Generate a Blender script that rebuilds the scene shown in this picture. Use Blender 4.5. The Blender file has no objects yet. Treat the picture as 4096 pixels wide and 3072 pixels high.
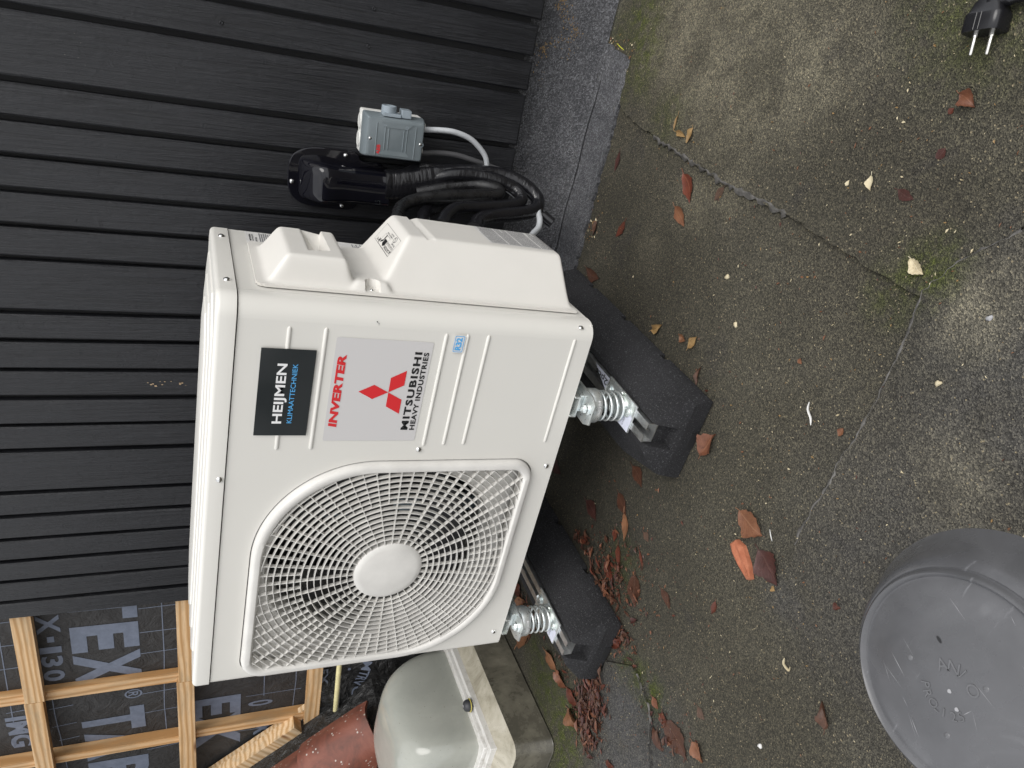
import bpy, bmesh, math, random
import numpy as np
from mathutils import Vector, Matrix, Euler

# ------------------------------------------------------------------ camera, sky, sun, exposure
SC = bpy.context.scene
COL = SC.collection
rad = math.radians
CAM_R = Vector((0.87682342, 0.47982142, 0.03085588))
CAM_U = Vector((-0.23232972, 0.36662446, 0.90089367))
CAM_F = Vector((-0.42095556, 0.79709341, -0.43294169))
cd = bpy.data.cameras.new('camera')
cam = bpy.data.objects.new('camera', cd)
COL.objects.link(cam)
X, Y, Z = -CAM_U, CAM_R, -CAM_F          # the phone was held on its side
cam.matrix_world = Matrix(((X.x, Y.x, Z.x, 1.21565), (X.y, Y.y, Z.y, -1.02222), (X.z, Y.z, Z.z, 0.91385), (0, 0, 0, 1)))
cd.sensor_width = 36.0
cd.lens = 24.93
cd.clip_start = 0.02
cd.clip_end = 300
SC.camera = cam

SUN_EL, SUN_AZ = rad(52), rad(128)       # azimuth clockwise from +Y
W = bpy.data.worlds.new('World')
SC.world = W
W.use_nodes = True
nt = W.node_tree
bg = nt.nodes['Background']
sky = nt.nodes.new('ShaderNodeTexSky')
sky.sky_type = 'NISHITA'
sky.sun_disc = False
sky.sun_elevation = SUN_EL
sky.sun_rotation = SUN_AZ
sky.dust_density = 4.0
hs = nt.nodes.new('ShaderNodeHueSaturation')
hs.inputs['Saturation'].default_value = 0.22
nt.links.new(sky.outputs['Color'], hs.inputs['Color'])
tc = nt.nodes.new('ShaderNodeTexCoord')
mp = nt.nodes.new('ShaderNodeMapping')
mp.inputs['Scale'].default_value = (1, 1, 2.2)
nt.links.new(tc.outputs['Generated'], mp.inputs['Vector'])
nz = nt.nodes.new('ShaderNodeTexNoise')
nz.inputs['Scale'].default_value = 2.6
nz.inputs['Detail'].default_value = 6
nt.links.new(mp.outputs['Vector'], nz.inputs['Vector'])
cr = nt.nodes.new('ShaderNodeValToRGB')
cr.color_ramp.elements[0].position = 0.35
cr.color_ramp.elements[0].color = (5.6, 5.75, 6.1, 1)
cr.color_ramp.elements[1].position = 0.68
cr.color_ramp.elements[1].color = (9.0, 9.0, 9.0, 1)
nt.links.new(nz.outputs['Fac'], cr.inputs['Fac'])
mx = nt.nodes.new('ShaderNodeMixRGB')
mx.inputs['Fac'].default_value = 0.72     # a nearly closed cloud deck
nt.links.new(hs.outputs['Color'], mx.inputs['Color1'])
nt.links.new(cr.outputs['Color'], mx.inputs['Color2'])
nt.links.new(mx.outputs['Color'], bg.inputs['Color'])
bg.inputs['Strength'].default_value = 0.12

sl = bpy.data.lights.new('sun', 'SUN')
sl.energy = 1.0
sl.angle = rad(35)
sl.color = (1.0, 0.97, 0.93)
sun = bpy.data.objects.new('sun', sl)
COL.objects.link(sun)
sd = Vector((math.sin(SUN_AZ) * math.cos(SUN_EL), math.cos(SUN_AZ) * math.cos(SUN_EL), math.sin(SUN_EL)))
sun.rotation_euler = sd.to_track_quat('Z', 'Y').to_euler()
sun.location = (0, 0, 10)

SC.view_settings.view_transform = 'Standard'
SC.view_settings.look = 'None'
SC.view_settings.exposure = 0.60
SC.view_settings.gamma = 1.0
SC.view_settings.use_curve_mapping = False
SC.render.engine = 'CYCLES'
SC.cycles.max_bounces = 8

rng = random.Random(7)
PI = math.pi

# ------------------------------------------------------------------ helpers
OFF = {}

def props(o, label=None, cat=None, group=None, kind=None):
    if label: o['label'] = label
    if cat: o['category'] = cat
    if group: o['group'] = group
    if kind: o['kind'] = kind
    return o

def thing(name, label, cat, loc=(0, 0, 0), rot=None, group=None, local=False):
    o = bpy.data.objects.new(name, None)
    o.empty_display_size = 0.05
    COL.objects.link(o)
    o.location = loc
    if rot: o.rotation_euler = rot
    OFF[o] = (0, 0, 0) if local else tuple(loc)
    return props(o, label, cat, group)

class MB:
    """collects quads and polygons for one mesh"""
    def __init__(s): s.v, s.f, s.uv = [], [], None
    def add(s, vs, fs):
        b = len(s.v); s.v += [tuple(map(float, p)) for p in vs]; s.f += [tuple(b + i for i in f) for f in fs]
    def box(s, x0, x1, y0, y1, z0, z1, M=None):
        vs = [(x, y, z) for z in (z0, z1) for y in (y0, y1) for x in (x0, x1)]
        if M is not None: vs = [tuple(M @ Vector(p)) for p in vs]
        s.add(vs, [(0, 2, 3, 1), (4, 5, 7, 6), (0, 1, 5, 4), (2, 6, 7, 3), (1, 3, 7, 5), (0, 4, 6, 2)])
    def loft(s, loops, cap0=True, cap1=True, closed=True):
        n = len(loops[0]); b = len(s.v)
        for L in loops: s.v += [tuple(map(float, p)) for p in L]
        for k in range(len(loops) - 1):
            for i in range(n if closed else n - 1):
                j = (i + 1) % n
                s.f.append((b + k * n + i, b + k * n + j, b + (k + 1) * n + j, b + (k + 1) * n + i))
        if cap0: s.f.append(tuple(b + i for i in reversed(range(n))))
        if cap1: s.f.append(tuple(b + (len(loops) - 1) * n + i for i in range(n)))
    def tube(s, pts, r, seg=10, caps=True, flat=1.0, up=(0, 0, 1)):
        pts = [Vector(p) for p in pts]; n = len(pts)
        rs = r if isinstance(r, (list, tuple)) else [r] * n
        T = [(pts[min(i + 1, n - 1)] - pts[max(i - 1, 0)]).normalized() for i in range(n)]
        a = Vector(up)
        if abs(a.dot(T[0])) > .95: a = Vector((1, 0, 0))
        N = (a - T[0] * a.dot(T[0])).normalized()
        loops = []
        for i in range(n):
            N = (N - T[i] * N.dot(T[i])).normalized(); B = T[i].cross(N)
            loops.append([pts[i] + (N * math.cos(2 * PI * k / seg) + B * math.sin(2 * PI * k / seg) * flat) * rs[i] for k in range(seg)])
        s.loft(loops, caps, caps)
    def lathe(s, prof, c, axis='Z', seg=48, cap0=False, cap1=False):
        loops = []
        for r, h in prof:
            L = []
            for k in range(seg):
                a = 2 * PI * k / seg; u, v = r * math.cos(a), r * math.sin(a)
                if axis == 'Z': q = (c[0] + u, c[1] + v, c[2] + h)
                elif axis == 'Y': q = (c[0] + u, c[1] - h, c[2] + v)      # h grows towards -Y
                else: q = (c[0] + h, c[1] + u, c[2] + v)
                L.append(q)
            loops.append(L)
        s.loft(loops, cap0, cap1)

def obj(name, mb, m, parent=None, smooth=None, bevel=0, kind=None, label=None, recalc=True):
    off = OFF.get(parent, (0, 0, 0)) if parent else (0, 0, 0)
    me = bpy.data.meshes.new(name)
    me.from_pydata([(x - off[0], y - off[1], z - off[2]) for x, y, z in mb.v], [], mb.f)
    if recalc or bevel:
        bm = bmesh.new(); bm.from_mesh(me)
        if recalc: bmesh.ops.recalc_face_normals(bm, faces=bm.faces)
        if bevel:
            es = [e for e in bm.edges if len(e.link_faces) == 2 and e.calc_face_angle(0) > 0.6]
            bmesh.ops.bevel(bm, geom=es, offset=bevel, segments=2, profile=0.7, affect='EDGES')
        bm.to_mesh(me); bm.free()
    if mb.uv is not None and not bevel:
        ul = me.uv_layers.new(name='UVMap')
        for lp in me.loops: ul.data[lp.index].uv = mb.uv[lp.vertex_index]
    o = bpy.data.objects.new(name, me)
    COL.objects.link(o)
    if m: me.materials.append(m)
    if smooth is not None:
        for p in me.polygons: p.use_smooth = True
        if smooth < 180: me.set_sharp_from_angle(angle=rad(smooth))
    if parent:
        o.parent = parent; OFF[o] = off
    else: OFF[o] = (0, 0, 0)
    if kind: o['kind'] = kind
    if label: o['label'] = label
    return o

def spline(pts, n=8):
    P = [Vector(p) for p in pts]; P = [P[0] * 2 - P[1]] + P + [P[-1] * 2 - P[-2]]; out = []
    for i in range(1, len(P) - 2):
        for k in range(n):
            t = k / n; a, b, c, d = P[i - 1:i + 3]
            out.append(0.5 * ((2 * b) + (c - a) * t + (2 * a - 5 * b + 4 * c - d) * t * t + (3 * b - a - 3 * c + d) * t ** 3))
    out.append(P[-2]); return out

def rrect(x0, x1, y0, y1, r, seg=8):
    """rounded rectangle, counter-clockwise; r = radii at (x0y0, x1y0, x1y1, x0y1)"""
    if not isinstance(r, (list, tuple)): r = [r] * 4
    out = []
    for (cx, cy, rr, a0) in ((x0 + r[0], y0 + r[0], r[0], 180), (x1 - r[1], y0 + r[1], r[1], 270), (x1 - r[2], y1 - r[2], r[2], 0), (x0 + r[3], y1 - r[3], r[3], 90)):
        for k in range(seg + 1):
            a = rad(a0 + 90 * k / seg); out.append((cx + rr * math.cos(a), cy + rr * math.sin(a)))
    return out

def text(name, s, m, parent, O, ex, ey, w=None, h=None, bold=0.0, shear=0.0, space=1.0, depth=0.0, align='box'):
    """flat lettering: O lower-left corner, ex/ey unit directions, scaled to w x h exactly"""
    cu = bpy.data.curves.new('lettering_curve', 'FONT')
    cu.body = s; cu.size = 1; cu.offset = bold; cu.shear = shear; cu.space_character = space; cu.resolution_u = 3
    if depth: cu.extrude = 0.5
    t = bpy.data.objects.new('lettering_tmp', cu); COL.objects.link(t)
    bpy.context.view_layer.update()
    dg = bpy.context.evaluated_depsgraph_get()
    me0 = t.evaluated_get(dg).to_mesh()
    vs = [tuple(v.co) for v in me0.vertices]; fs = [tuple(p.vertices) for p in me0.polygons]
    t.evaluated_get(dg).to_mesh_clear()
    bpy.data.objects.remove(t); bpy.data.curves.remove(cu)
    x0, x1 = min(v[0] for v in vs), max(v[0] for v in vs); y0, y1 = min(v[1] for v in vs), max(v[1] for v in vs)
    sx = w / (x1 - x0) if w else None; sy = h / (y1 - y0) if h else sx
    if sx is None: sx = sy
    O, ex, ey = Vector(O), Vector(ex).normalized(), Vector(ey).normalized(); n = ex.cross(ey)
    mb = MB(); mb.add([O + ex * (v[0] - x0) * sx + ey * (v[1] - y0) * sy + n * (v[2] + .5) * depth for v in vs], fs)
    return obj(name, mb, m, parent, recalc=bool(depth))

def poly(name, pts, m, parent, **k):
    mb = MB(); mb.add(pts, [tuple(range(len(pts)))]); return obj(name, mb, m, parent, recalc=False, **k)

# ------------------------------------------------------------------ materials
class Mat:
    def __init__(s, name, col=(.5, .5, .5), rough=.5, metal=0., spec=.5):
        s.m = bpy.data.materials.new(name); s.m.use_nodes = True; s.t = s.m.node_tree
        s.b = s.t.nodes['Principled BSDF']
        s.set('Base Color', (*col, 1)); s.set('Roughness', rough); s.set('Metallic', metal); s.set('Specular IOR Level', spec)
        s._c = None
    def set(s, k, v): s.b.inputs[k].default_value = v
    def n(s, typ, **kw):
        x = s.t.nodes.new(typ)
        for k, v in kw.items():
            if k in x.inputs: x.inputs[k].default_value = v
            else: setattr(x, k, v)
        return x
    def l(s, a, b): s.t.links.new(a, b)
    def coord(s, scale=(1, 1, 1), rot=(0, 0, 0), kind='Object'):
        c = s.n('ShaderNodeTexCoord'); m = s.n('ShaderNodeMapping')
        m.inputs['Scale'].default_value = scale; m.inputs['Rotation'].default_value = rot
        s.l(c.outputs[kind], m.inputs['Vector']); return m.outputs['Vector']
    def noise(s, scale, detail=4, rough=.6, vec=None, dist=0):
        x = s.n('ShaderNodeTexNoise'); x.inputs['Scale'].default_value = scale; x.inputs['Detail'].default_value = detail
        x.inputs['Roughness'].default_value = rough; x.inputs['Distortion'].default_value = dist
        s.l(vec if vec is not None else s.coord(), x.inputs['Vector']); return x.outputs['Fac']
    def voro(s, scale, vec=None, out='Distance', feature='F1'):
        x = s.n('ShaderNodeTexVoronoi'); x.feature = feature; x.inputs['Scale'].default_value = scale
        s.l(vec if vec is not None else s.coord(), x.inputs['Vector']); return x.outputs[out]
    def ramp(s, fac, stops, interp='LINEAR'):
        x = s.n('ShaderNodeValToRGB'); e = x.color_ramp.elements; x.color_ramp.interpolation = interp
        while len(e) < len(stops): e.new(.5)
        for i, (p, c) in enumerate(stops):
            e[i].position = p; e[i].color = (*c, 1) if isinstance(c, tuple) else (c, c, c, 1)
        s.l(fac, x.inputs['Fac']); return x.outputs['Color']
    def mix(s, fac, a, b, mode='MIX'):
        x = s.n('ShaderNodeMixRGB'); x.blend_type = mode
        for k, v in (('Fac', fac), ('Color1', a), ('Color2', b)):
            if isinstance(v, (int, float)): x.inputs[k].default_value = v if k == 'Fac' else (v, v, v, 1)
            elif isinstance(v, tuple): x.inputs[k].default_value = (*v, 1)
            else: s.l(v, x.inputs[k])
        return x.outputs['Color']
    def math(s, op, a, b=0.):
        x = s.n('ShaderNodeMath'); x.operation = op
        for i, v in enumerate((a, b)):
            if isinstance(v, (int, float)): x.inputs[i].default_value = v
            else: s.l(v, x.inputs[i])
        return x.outputs[0]
    def attr(s, name, out='Fac'):
        x = s.n('ShaderNodeAttribute'); x.attribute_name = name; return x.outputs[out]
    def color(s, o): s.l(o, s.b.inputs['Base Color'])
    def rough(s, o): s.l(o, s.b.inputs['Roughness'])
    def bump(s, h, strength=.3, dist=.002):
        x = s.n('ShaderNodeBump'); x.inputs['Strength'].default_value = strength; x.inputs['Distance'].default_value = dist
        s.l(h, x.inputs['Height']); s.l(x.outputs['Normal'], s.b.inputs['Normal']); return s

def plain(name, col, rough=.5, metal=0., spec=.5, bs=None, bstr=.2, bd=.001, var=None):
    M = Mat(name, col, rough, metal, spec)
    if bs: M.bump(M.noise(bs, 3), bstr, bd)
    if var:
        f = M.noise(var, 5)
        M.color(M.ramp(f, [(.3, tuple(c * .86 for c in col)), (.7, tuple(min(1, c * 1.06) for c in col))]))
    return M.m

M_PAINT = Mat('painted_sheet_metal', (.80, .79, .75), .32)
f = M_PAINT.noise(9, 6); M_PAINT.color(M_PAINT.ramp(f, [(.3, (.725, .710, .664)), (.65, (.735, .720, .674))]))
M_PAINT.rough(M_PAINT.ramp(M_PAINT.noise(30, 5), [(.35, .30), (.7, .36)])); M_PAINT.bump(M_PAINT.noise(900, 2), .06, .0004)
M_PAINT = M_PAINT.m
M_COVER = Mat('cream_plastic', (.80, .77, .72), .45)
f = M_COVER.noise(14, 6); M_COVER.color(M_COVER.ramp(f, [(.3, (.735, .715, .670)), (.7, (.760, .738, .692))])); M_COVER.bump(M_COVER.noise(1400, 2), .10, .0004); M_COVER = M_COVER.m
M_GRILLE = plain('grille_plastic', (.73, .715, .68), .42, var=12, bs=1200, bstr=.05, bd=.0003)
M_DARK = plain('dark_interior', (.012, .012, .013), .7, var=20)
M_COIL = Mat('coil_fins', (.03, .03, .032), .5, .4)
w = M_COIL.n('ShaderNodeTexWave'); w.inputs['Scale'].default_value = 120; M_COIL.l(M_COIL.coord(), w.inputs['Vector']); M_COIL.bump(w.outputs['Fac'], .8, .002); M_COIL = M_COIL.m
M_FAN = plain('fan_plastic', (.016, .016, .018), .4, var=15)
M_MOTOR = plain('motor_steel', (.35, .42, .48), .35, .7, var=20)
M_SCREW = plain('screw_steel', (.75, .75, .74), .18, 1.0, var=200)
M_ZINC = Mat('galvanized_steel', (.74, .78, .78), .30, .8)
f = M_ZINC.noise(60, 5); M_ZINC.color(M_ZINC.ramp(f, [(.3, (.70, .78, .80)), (.55, (.84, .87, .86)), (.75, (.80, .86, .80))]))
M_ZINC.rough(M_ZINC.ramp(M_ZINC.noise(150, 4), [(.3, .24), (.7, .40)])); M_ZINC = M_ZINC.m
M_ALU = Mat('aluminium', (.78, .79, .79), .35, 1.0)
M_ALU.rough(M_ALU.ramp(M_ALU.noise(40, 6, vec=M_ALU.coord((30, 1, 30))), [(.3, .25), (.7, .5)])); M_ALU.color(M_ALU.ramp(M_ALU.noise(35, 6), [(.25, (.5, .5, .5)), (.6, (.82, .83, .83))])); M_ALU = M_ALU.m
M_RUBBER = Mat('recycled_rubber', (.02, .02, .022), .82, spec=.35)
v = M_RUBBER.math('ADD', M_RUBBER.noise(330, 3, .7), M_RUBBER.noise(150, 3, .6)); f = M_RUBBER.noise(7, 6)
c = M_RUBBER.ramp(f, [(.3, (.013, .013, .0145)), (.75, (.028, .028, .0305))])
c = M_RUBBER.mix(M_RUBBER.ramp(M_RUBBER.noise(330, 2), [(.58, 0.), (.70, .75)]), c, (.11, .11, .117)); M_RUBBER.color(c)
M_RUBBER.bump(v, .9, .0030); M_RUBBER = M_RUBBER.m
M_GLOSS = Mat('glossy_black_plastic', (.004, .004, .007), .045, spec=.5); M_GLOSS.bump(M_GLOSS.noise(9, 2), .05, .004); M_GLOSS = M_GLOSS.m
M_TAPE = Mat('black_wrapping_tape', (.010, .010, .012), .26)
M_TAPE.bump(M_TAPE.noise(1, 4, .55, M_TAPE.coord((16, 16, 46), (.25, .15, 0)), 1.6), .5, .0045); M_TAPE.rough(M_TAPE.ramp(M_TAPE.noise(40, 4), [(.35, .12), (.7, .28)])); M_TAPE = M_TAPE.m
M_FOAM = Mat('black_pipe_foam', (.011, .011, .012), .5)
M_FOAM.bump(M_FOAM.noise(55, 5, .6, M_FOAM.coord(), .8), .4, .003); M_FOAM.rough(M_FOAM.ramp(M_FOAM.noise(40, 4), [(.4, .22), (.62, .5)])); M_FOAM = M_FOAM.m
M_CABLE = plain('grey_cable', (.50, .52, .54), .4, var=30)
M_CABLE2 = plain('dark_grey_cable', (.10, .10, .105), .5, var=30)
M_ISO = Mat('isolator_grey', (.17, .20, .215), .38); M_ISO.bump(M_ISO.noise(700, 2), .12, .0005)
M_ISO.color(M_ISO.ramp(M_ISO.noise(25, 5), [(.3, (.155, .185, .20)), (.7, (.19, .22, .235))])); M_ISO = M_ISO.m
M_KNOB = plain('light_grey_knob', (.30, .35, .39), .35, var=30)
M_WHITEP = plain('white_plastic', (.74, .74, .71), .45, var=30)
M_BLACKP = plain('black_plug_plastic', (.012, .012, .014), .25, var=30)
M_PIN = plain('plug_pin_metal', (.85, .83, .78), .15, 1.0, var=200)
M_RED = plain('red_print', (.66, .025, .03), .45)
M_INK = plain('black_print', (.012, .012, .013), .45)
M_GREYINK = plain('grey_print', (.14, .14, .15), .5)
M_BLUE = plain('blue_print', (.10, .42, .80), .45)
M_WHITE = plain('white_print', (.82, .82, .82), .45)
M_STICK_DARK = Mat('dark_sticker', (.022, .026, .028), .22); M_STICK_DARK.color(M_STICK_DARK.ramp(M_STICK_DARK.noise(7, 2), [(.3, (.016, .020, .022)), (.7, (.036, .040, .042))])); M_STICK_DARK = M_STICK_DARK.m
M_STICK_SIL = plain('silver_sticker', (.63, .615, .61), .36)
M_STICK_WHITE = plain('white_sticker', (.76, .75, .73), .4, var=60)
M_STICK_BLUISH = plain('bluish_sticker', (.66, .68, .78), .35, var=60)

def wood_black():
    M = Mat('black_painted_timber', (.016, .016, .018), .45, spec=.45)
    oi = M.n('ShaderNodeObjectInfo'); rv = oi.outputs['Random']
    cv = M.n('ShaderNodeCombineXYZ'); M.l(M.math('MULTIPLY', rv, 37.), cv.inputs['X']); M.l(M.math('MULTIPLY', rv, 11.), cv.inputs['Z'])
    base = M.n('ShaderNodeVectorMath'); base.operation = 'ADD'; c = M.n('ShaderNodeTexCoord'); M.l(c.outputs['Object'], base.inputs[0]); M.l(cv.outputs['Vector'], base.inputs[1])
    def vec(sc):
        m = M.n('ShaderNodeMapping'); m.inputs['Scale'].default_value = sc; M.l(base.outputs['Vector'], m.inputs['Vector']); return m.outputs['Vector']
    grain = M.noise(1, 8, .65, vec((80, 40, 4)), 2.2)
    brush = M.noise(1, 6, .7, vec((46, 46, 34)), 1.0)
    patch = M.noise(1, 4, .6, vec((14, 14, 3.5)), .6)
    knot = M.voro(1, vec((9, 9, 2.6)))
    kn = M.ramp(knot, [(.02, 1.), (.10, 0.)])
    g2 = M.mix(.5, grain, M.mix(patch, grain, brush))
    h = M.math('ADD', M.math('MULTIPLY', g2, 1.), M.math('MULTIPLY', kn, .25))
    col = M.ramp(patch, [(.25, (.0092, .0098, .0122)), (.55, (.0138, .0146, .0176)), (.8, (.0205, .0213, .0248))])
    col = M.mix(M.ramp(grain, [(.32, .7), (.52, 0.)]), col, (.0055, .0055, .0065))
    col = M.mix(M.ramp(brush, [(.56, 0.), (.75, .30)]), col, (.030, .031, .036))
    col = M.mix(M.math('MULTIPLY', kn, .5), col, (.006, .006, .007))
    sp = M.ramp(M.voro(1, vec((70, 70, 70))), [(.03, 1.), (.05, 0.)])
    gate = M.ramp(M.noise(1, 2, .5, vec((5, 5, 5))), [(.60, 0.), (.70, 1.)])
    col = M.mix(M.math('MULTIPLY', sp, gate), col, (.30, .28, .25))
    dust = M.ramp(M.noise(1, 7, .75, vec((5, 5, 26)), 1.0), [(.60, 0.), (.80, .30)])
    col = M.mix(dust, col, (.055, .055, .055))
    M.color(col)
    M.rough(M.ramp(patch, [(.3, .33), (.7, .50)]))
    M.bump(h, .8, .0060)
    return M.m
M_BOARD = wood_black()

def pine(name, rot, tint=(1, 1, 1)):
    M = Mat(name, (.55, .32, .13), .62, spec=.3)
    oi = M.n('ShaderNodeObjectInfo'); cv = M.n('ShaderNodeCombineXYZ')
    M.l(M.math('MULTIPLY', oi.outputs['Random'], 9.), cv.inputs['X']); M.l(M.math('MULTIPLY', oi.outputs['Random'], 5.), cv.inputs['Y'])
    c = M.n('ShaderNodeTexCoord'); mp = M.n('ShaderNodeMapping'); mp.inputs['Rotation'].default_value = rot
    M.l(c.outputs['Object'], mp.inputs['Vector'])
    base = M.n('ShaderNodeVectorMath'); base.operation = 'ADD'; M.l(mp.outputs['Vector'], base.inputs[0]); M.l(cv.outputs['Vector'], base.inputs[1])
    def vec(sc):
        m = M.n('ShaderNodeMapping'); m.inputs['Scale'].default_value = sc; M.l(base.outputs['Vector'], m.inputs['Vector']); return m.outputs['Vector']
    wv = M.n('ShaderNodeTexWave'); wv.bands_direction = 'Z'; wv.inputs['Scale'].default_value = 17; wv.inputs['Distortion'].default_value = 9
    wv.inputs['Detail'].default_value = 3; wv.inputs['Detail Scale'].default_value = .7; M.l(vec((.14, 1., 1.)), wv.inputs['Vector'])
    col = M.ramp(wv.outputs['Fac'], [(.10, (.70, .49, .285)), (.6, (.62, .405, .21)), (.97, (.47, .27, .115))])
    fine = M.noise(1, 6, .7, vec((14, 260, 260)))
    col = M.mix(M.ramp(fine, [(.30, .5), (.55, 0.)]), col, (.42, .235, .10))
    kd = M.voro(1, vec((4.2, 20, 20)))
    col = M.mix(M.ramp(kd, [(.03, .95), (.16, 0.)]), col, (.17, .065, .022))
    grey = M.ramp(M.noise(1, 5, .65, vec((6, 30, 30))), [(.48, 0.), (.72, .6)])
    col = M.mix(grey, col, (.30, .245, .16))
    col = M.mix(1., col, tint, 'MULTIPLY')
    M.color(col); M.bump(M.math('ADD', wv.outputs['Fac'], fine), .35, .0012)
    return M.m
M_PINE_H = pine('pine_grain_level', (0, 0, 0))
M_PINE_V = pine('pine_grain_upright', (0, rad(90), 0), (.95, .9, .85))
M_PINE_D = pine('pine_grain_sloping', (0, rad(51), 0), (1.05, 1.12, 1.22))

M_MEMB = Mat('black_membrane', (.026, .025, .025), .62)
f = M_MEMB.noise(9, 7, .65, None, .6); M_MEMB.color(M_MEMB.ramp(f, [(.3, (.017, .0165, .0165)), (.62, (.032, .031, .031)), (.85, (.06, .058, .057))]))
M_MEMB.bump(M_MEMB.noise(14, 6, .6, None, 1.4), .8, .012); M_MEMB = M_MEMB.m
M_MPRINT = Mat('membrane_print', (.17, .20, .27), .6)
M_MPRINT.color(M_MPRINT.ramp(M_MPRINT.noise(45, 5), [(.3, (.115, .137, .185)), (.7, (.165, .19, .25))])); M_MPRINT = M_MPRINT.m
M_FOIL = Mat('crumpled_black_foil', (.016, .016, .016), .34)
M_FOIL.bump(M_FOIL.noise(22, 6, .6, None, 1.5), .9, .02); M_FOIL = M_FOIL.m
M_CONDUIT = plain('cream_yellow_pvc', (.72, .66, .36), .35, var=30)

M_DOME = Mat('milky_acrylic', (.50, .505, .45), .17, spec=.5)
f = M_DOME.noise(5.5, 5, .6, None, .5)
c = M_DOME.ramp(f, [(.3, (.36, .375, .335)), (.55, (.43, .44, .395)), (.8, (.57, .56, .51))])
c = M_DOME.mix(M_DOME.ramp(M_DOME.noise(160, 2), [(.71, 0.), (.76, .8)]), c, (.16, .15, .11))
M_DOME.color(c); M_DOME.rough(M_DOME.ramp(M_DOME.noise(18, 5), [(.35, .07), (.7, .20)])); M_DOME.set('Transmission Weight', .12); M_DOME = M_DOME.m
M_KERB = Mat('dirty_kerb_skirt', (.07, .065, .055), .22)
f = M_KERB.noise(6, 10, .74, M_KERB.coord((1, 1, 1)), .3)
c = M_KERB.ramp(f, [(.3, (.036, .034, .028)), (.52, (.085, .079, .061)), (.76, (.23, .215, .165))])
c = M_KERB.mix(M_KERB.ramp(M_KERB.noise(190, 2), [(.72, 0.), (.77, .8)]), c, (.45, .43, .36))
M_KERB.color(c); M_KERB.rough(M_KERB.ramp(f, [(.3, .16), (.8, .4)])); M_KERB = M_KERB.m
M_SHOULDER = Mat('weathered_flange', (.42, .40, .34), .4)
f = M_SHOULDER.noise(11, 7, .7, None, .5)
c = M_SHOULDER.ramp(f, [(.26, (.20, .18, .13)), (.5, (.42, .39, .31)), (.75, (.60, .57, .50))])
c = M_SHOULDER.mix(M_SHOULDER.ramp(M_SHOULDER.noise(210, 2), [(.66, 0.), (.74, .8)]), c, (.11, .10, .08)); M_SHOULDER.color(c); M_SHOULDER = M_SHOULDER.m
M_FRAME = Mat('white_pvc_frame', (.66, .65, .62), .35)
f = M_FRAME.noise(24, 7, .7); c = M_FRAME.ramp(f, [(.28, (.42, .40, .36)), (.5, (.68, .67, .64))])
c = M_FRAME.mix(M_FRAME.ramp(M_FRAME.noise(260, 2), [(.70, 0.), (.76, .8)]), c, (.12, .11, .10)); M_FRAME.color(c); M_FRAME = M_FRAME.m
M_CAPRUB = plain('grey_rubber_cap', (.045, .047, .052), .5, var=40)
M_BRASSY = plain('yellow_sealant', (.45, .38, .08), .6, var=60)

M_TILE = Mat('old_clay_tile', (.24, .075, .05), .6, spec=.4)
f = M_TILE.noise(13, 7, .65, None, .4)
c = M_TILE.ramp(f, [(.28, (.085, .042, .032)), (.5, (.19, .066, .045)), (.72, (.25, .095, .065))])
c = M_TILE.mix(M_TILE.ramp(M_TILE.noise(9, 5, .6), [(.58, 0.), (.72, .7)]), c, (.10, .085, .055))
sp = M_TILE.ramp(M_TILE.voro(70), [(.16, .85), (.24, 0.)]); gate = M_TILE.ramp(M_TILE.noise(16, 3), [(.47, 0.), (.54, 1.)])
c = M_TILE.mix(M_TILE.math('MULTIPLY', sp, gate), c, (.55, .52, .47)); M_TILE.color(c); M_TILE.bump(M_TILE.noise(120, 4), .3, .001); M_TILE = M_TILE.m

M_CAP = Mat('scuffed_grey_pvc', (.12, .12, .13), .38, spec=.45)
f = M_CAP.noise(9, 6, .6, None, .6)
c = M_CAP.ramp(f, [(.3, (.070, .071, .075)), (.60, (.108, .109, .115)), (.80, (.20, .202, .21))])
c = M_CAP.mix(M_CAP.ramp(M_CAP.noise(1, 5, .6, M_CAP.coord((14, 120, 60), (0, 0, rad(35)))), [(.66, 0.), (.78, .5)]), c, (.36, .36, .38))
c = M_CAP.mix(M_CAP.ramp(M_CAP.noise(1, 5, .6, M_CAP.coord((110, 12, 60), (0, 0, rad(-20)))), [(.70, 0.), (.80, .4)]), c, (.40, .40, .42))
M_CAP.color(c); M_CAP.rough(M_CAP.ramp(M_CAP.noise(24, 5), [(.35, .20), (.7, .38)])); M_CAP.bump(M_CAP.noise(500, 2), .06, .0005); M_CAP = M_CAP.m
M_CAPRAISE = plain('embossed_grey_pvc', (.125, .126, .132), .30, var=60)
M_CHIP = plain('pale_scuff', (.34, .34, .35), .5)
M_BRICK = Mat('orange_brick', (.52, .17, .085), .8); M_BRICK.color(M_BRICK.ramp(M_BRICK.noise(90, 6), [(.3, (.34, .105, .05)), (.7, (.46, .17, .09))])); M_BRICK.bump(M_BRICK.noise(300, 4), .7, .0015); M_BRICK = M_BRICK.m

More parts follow.
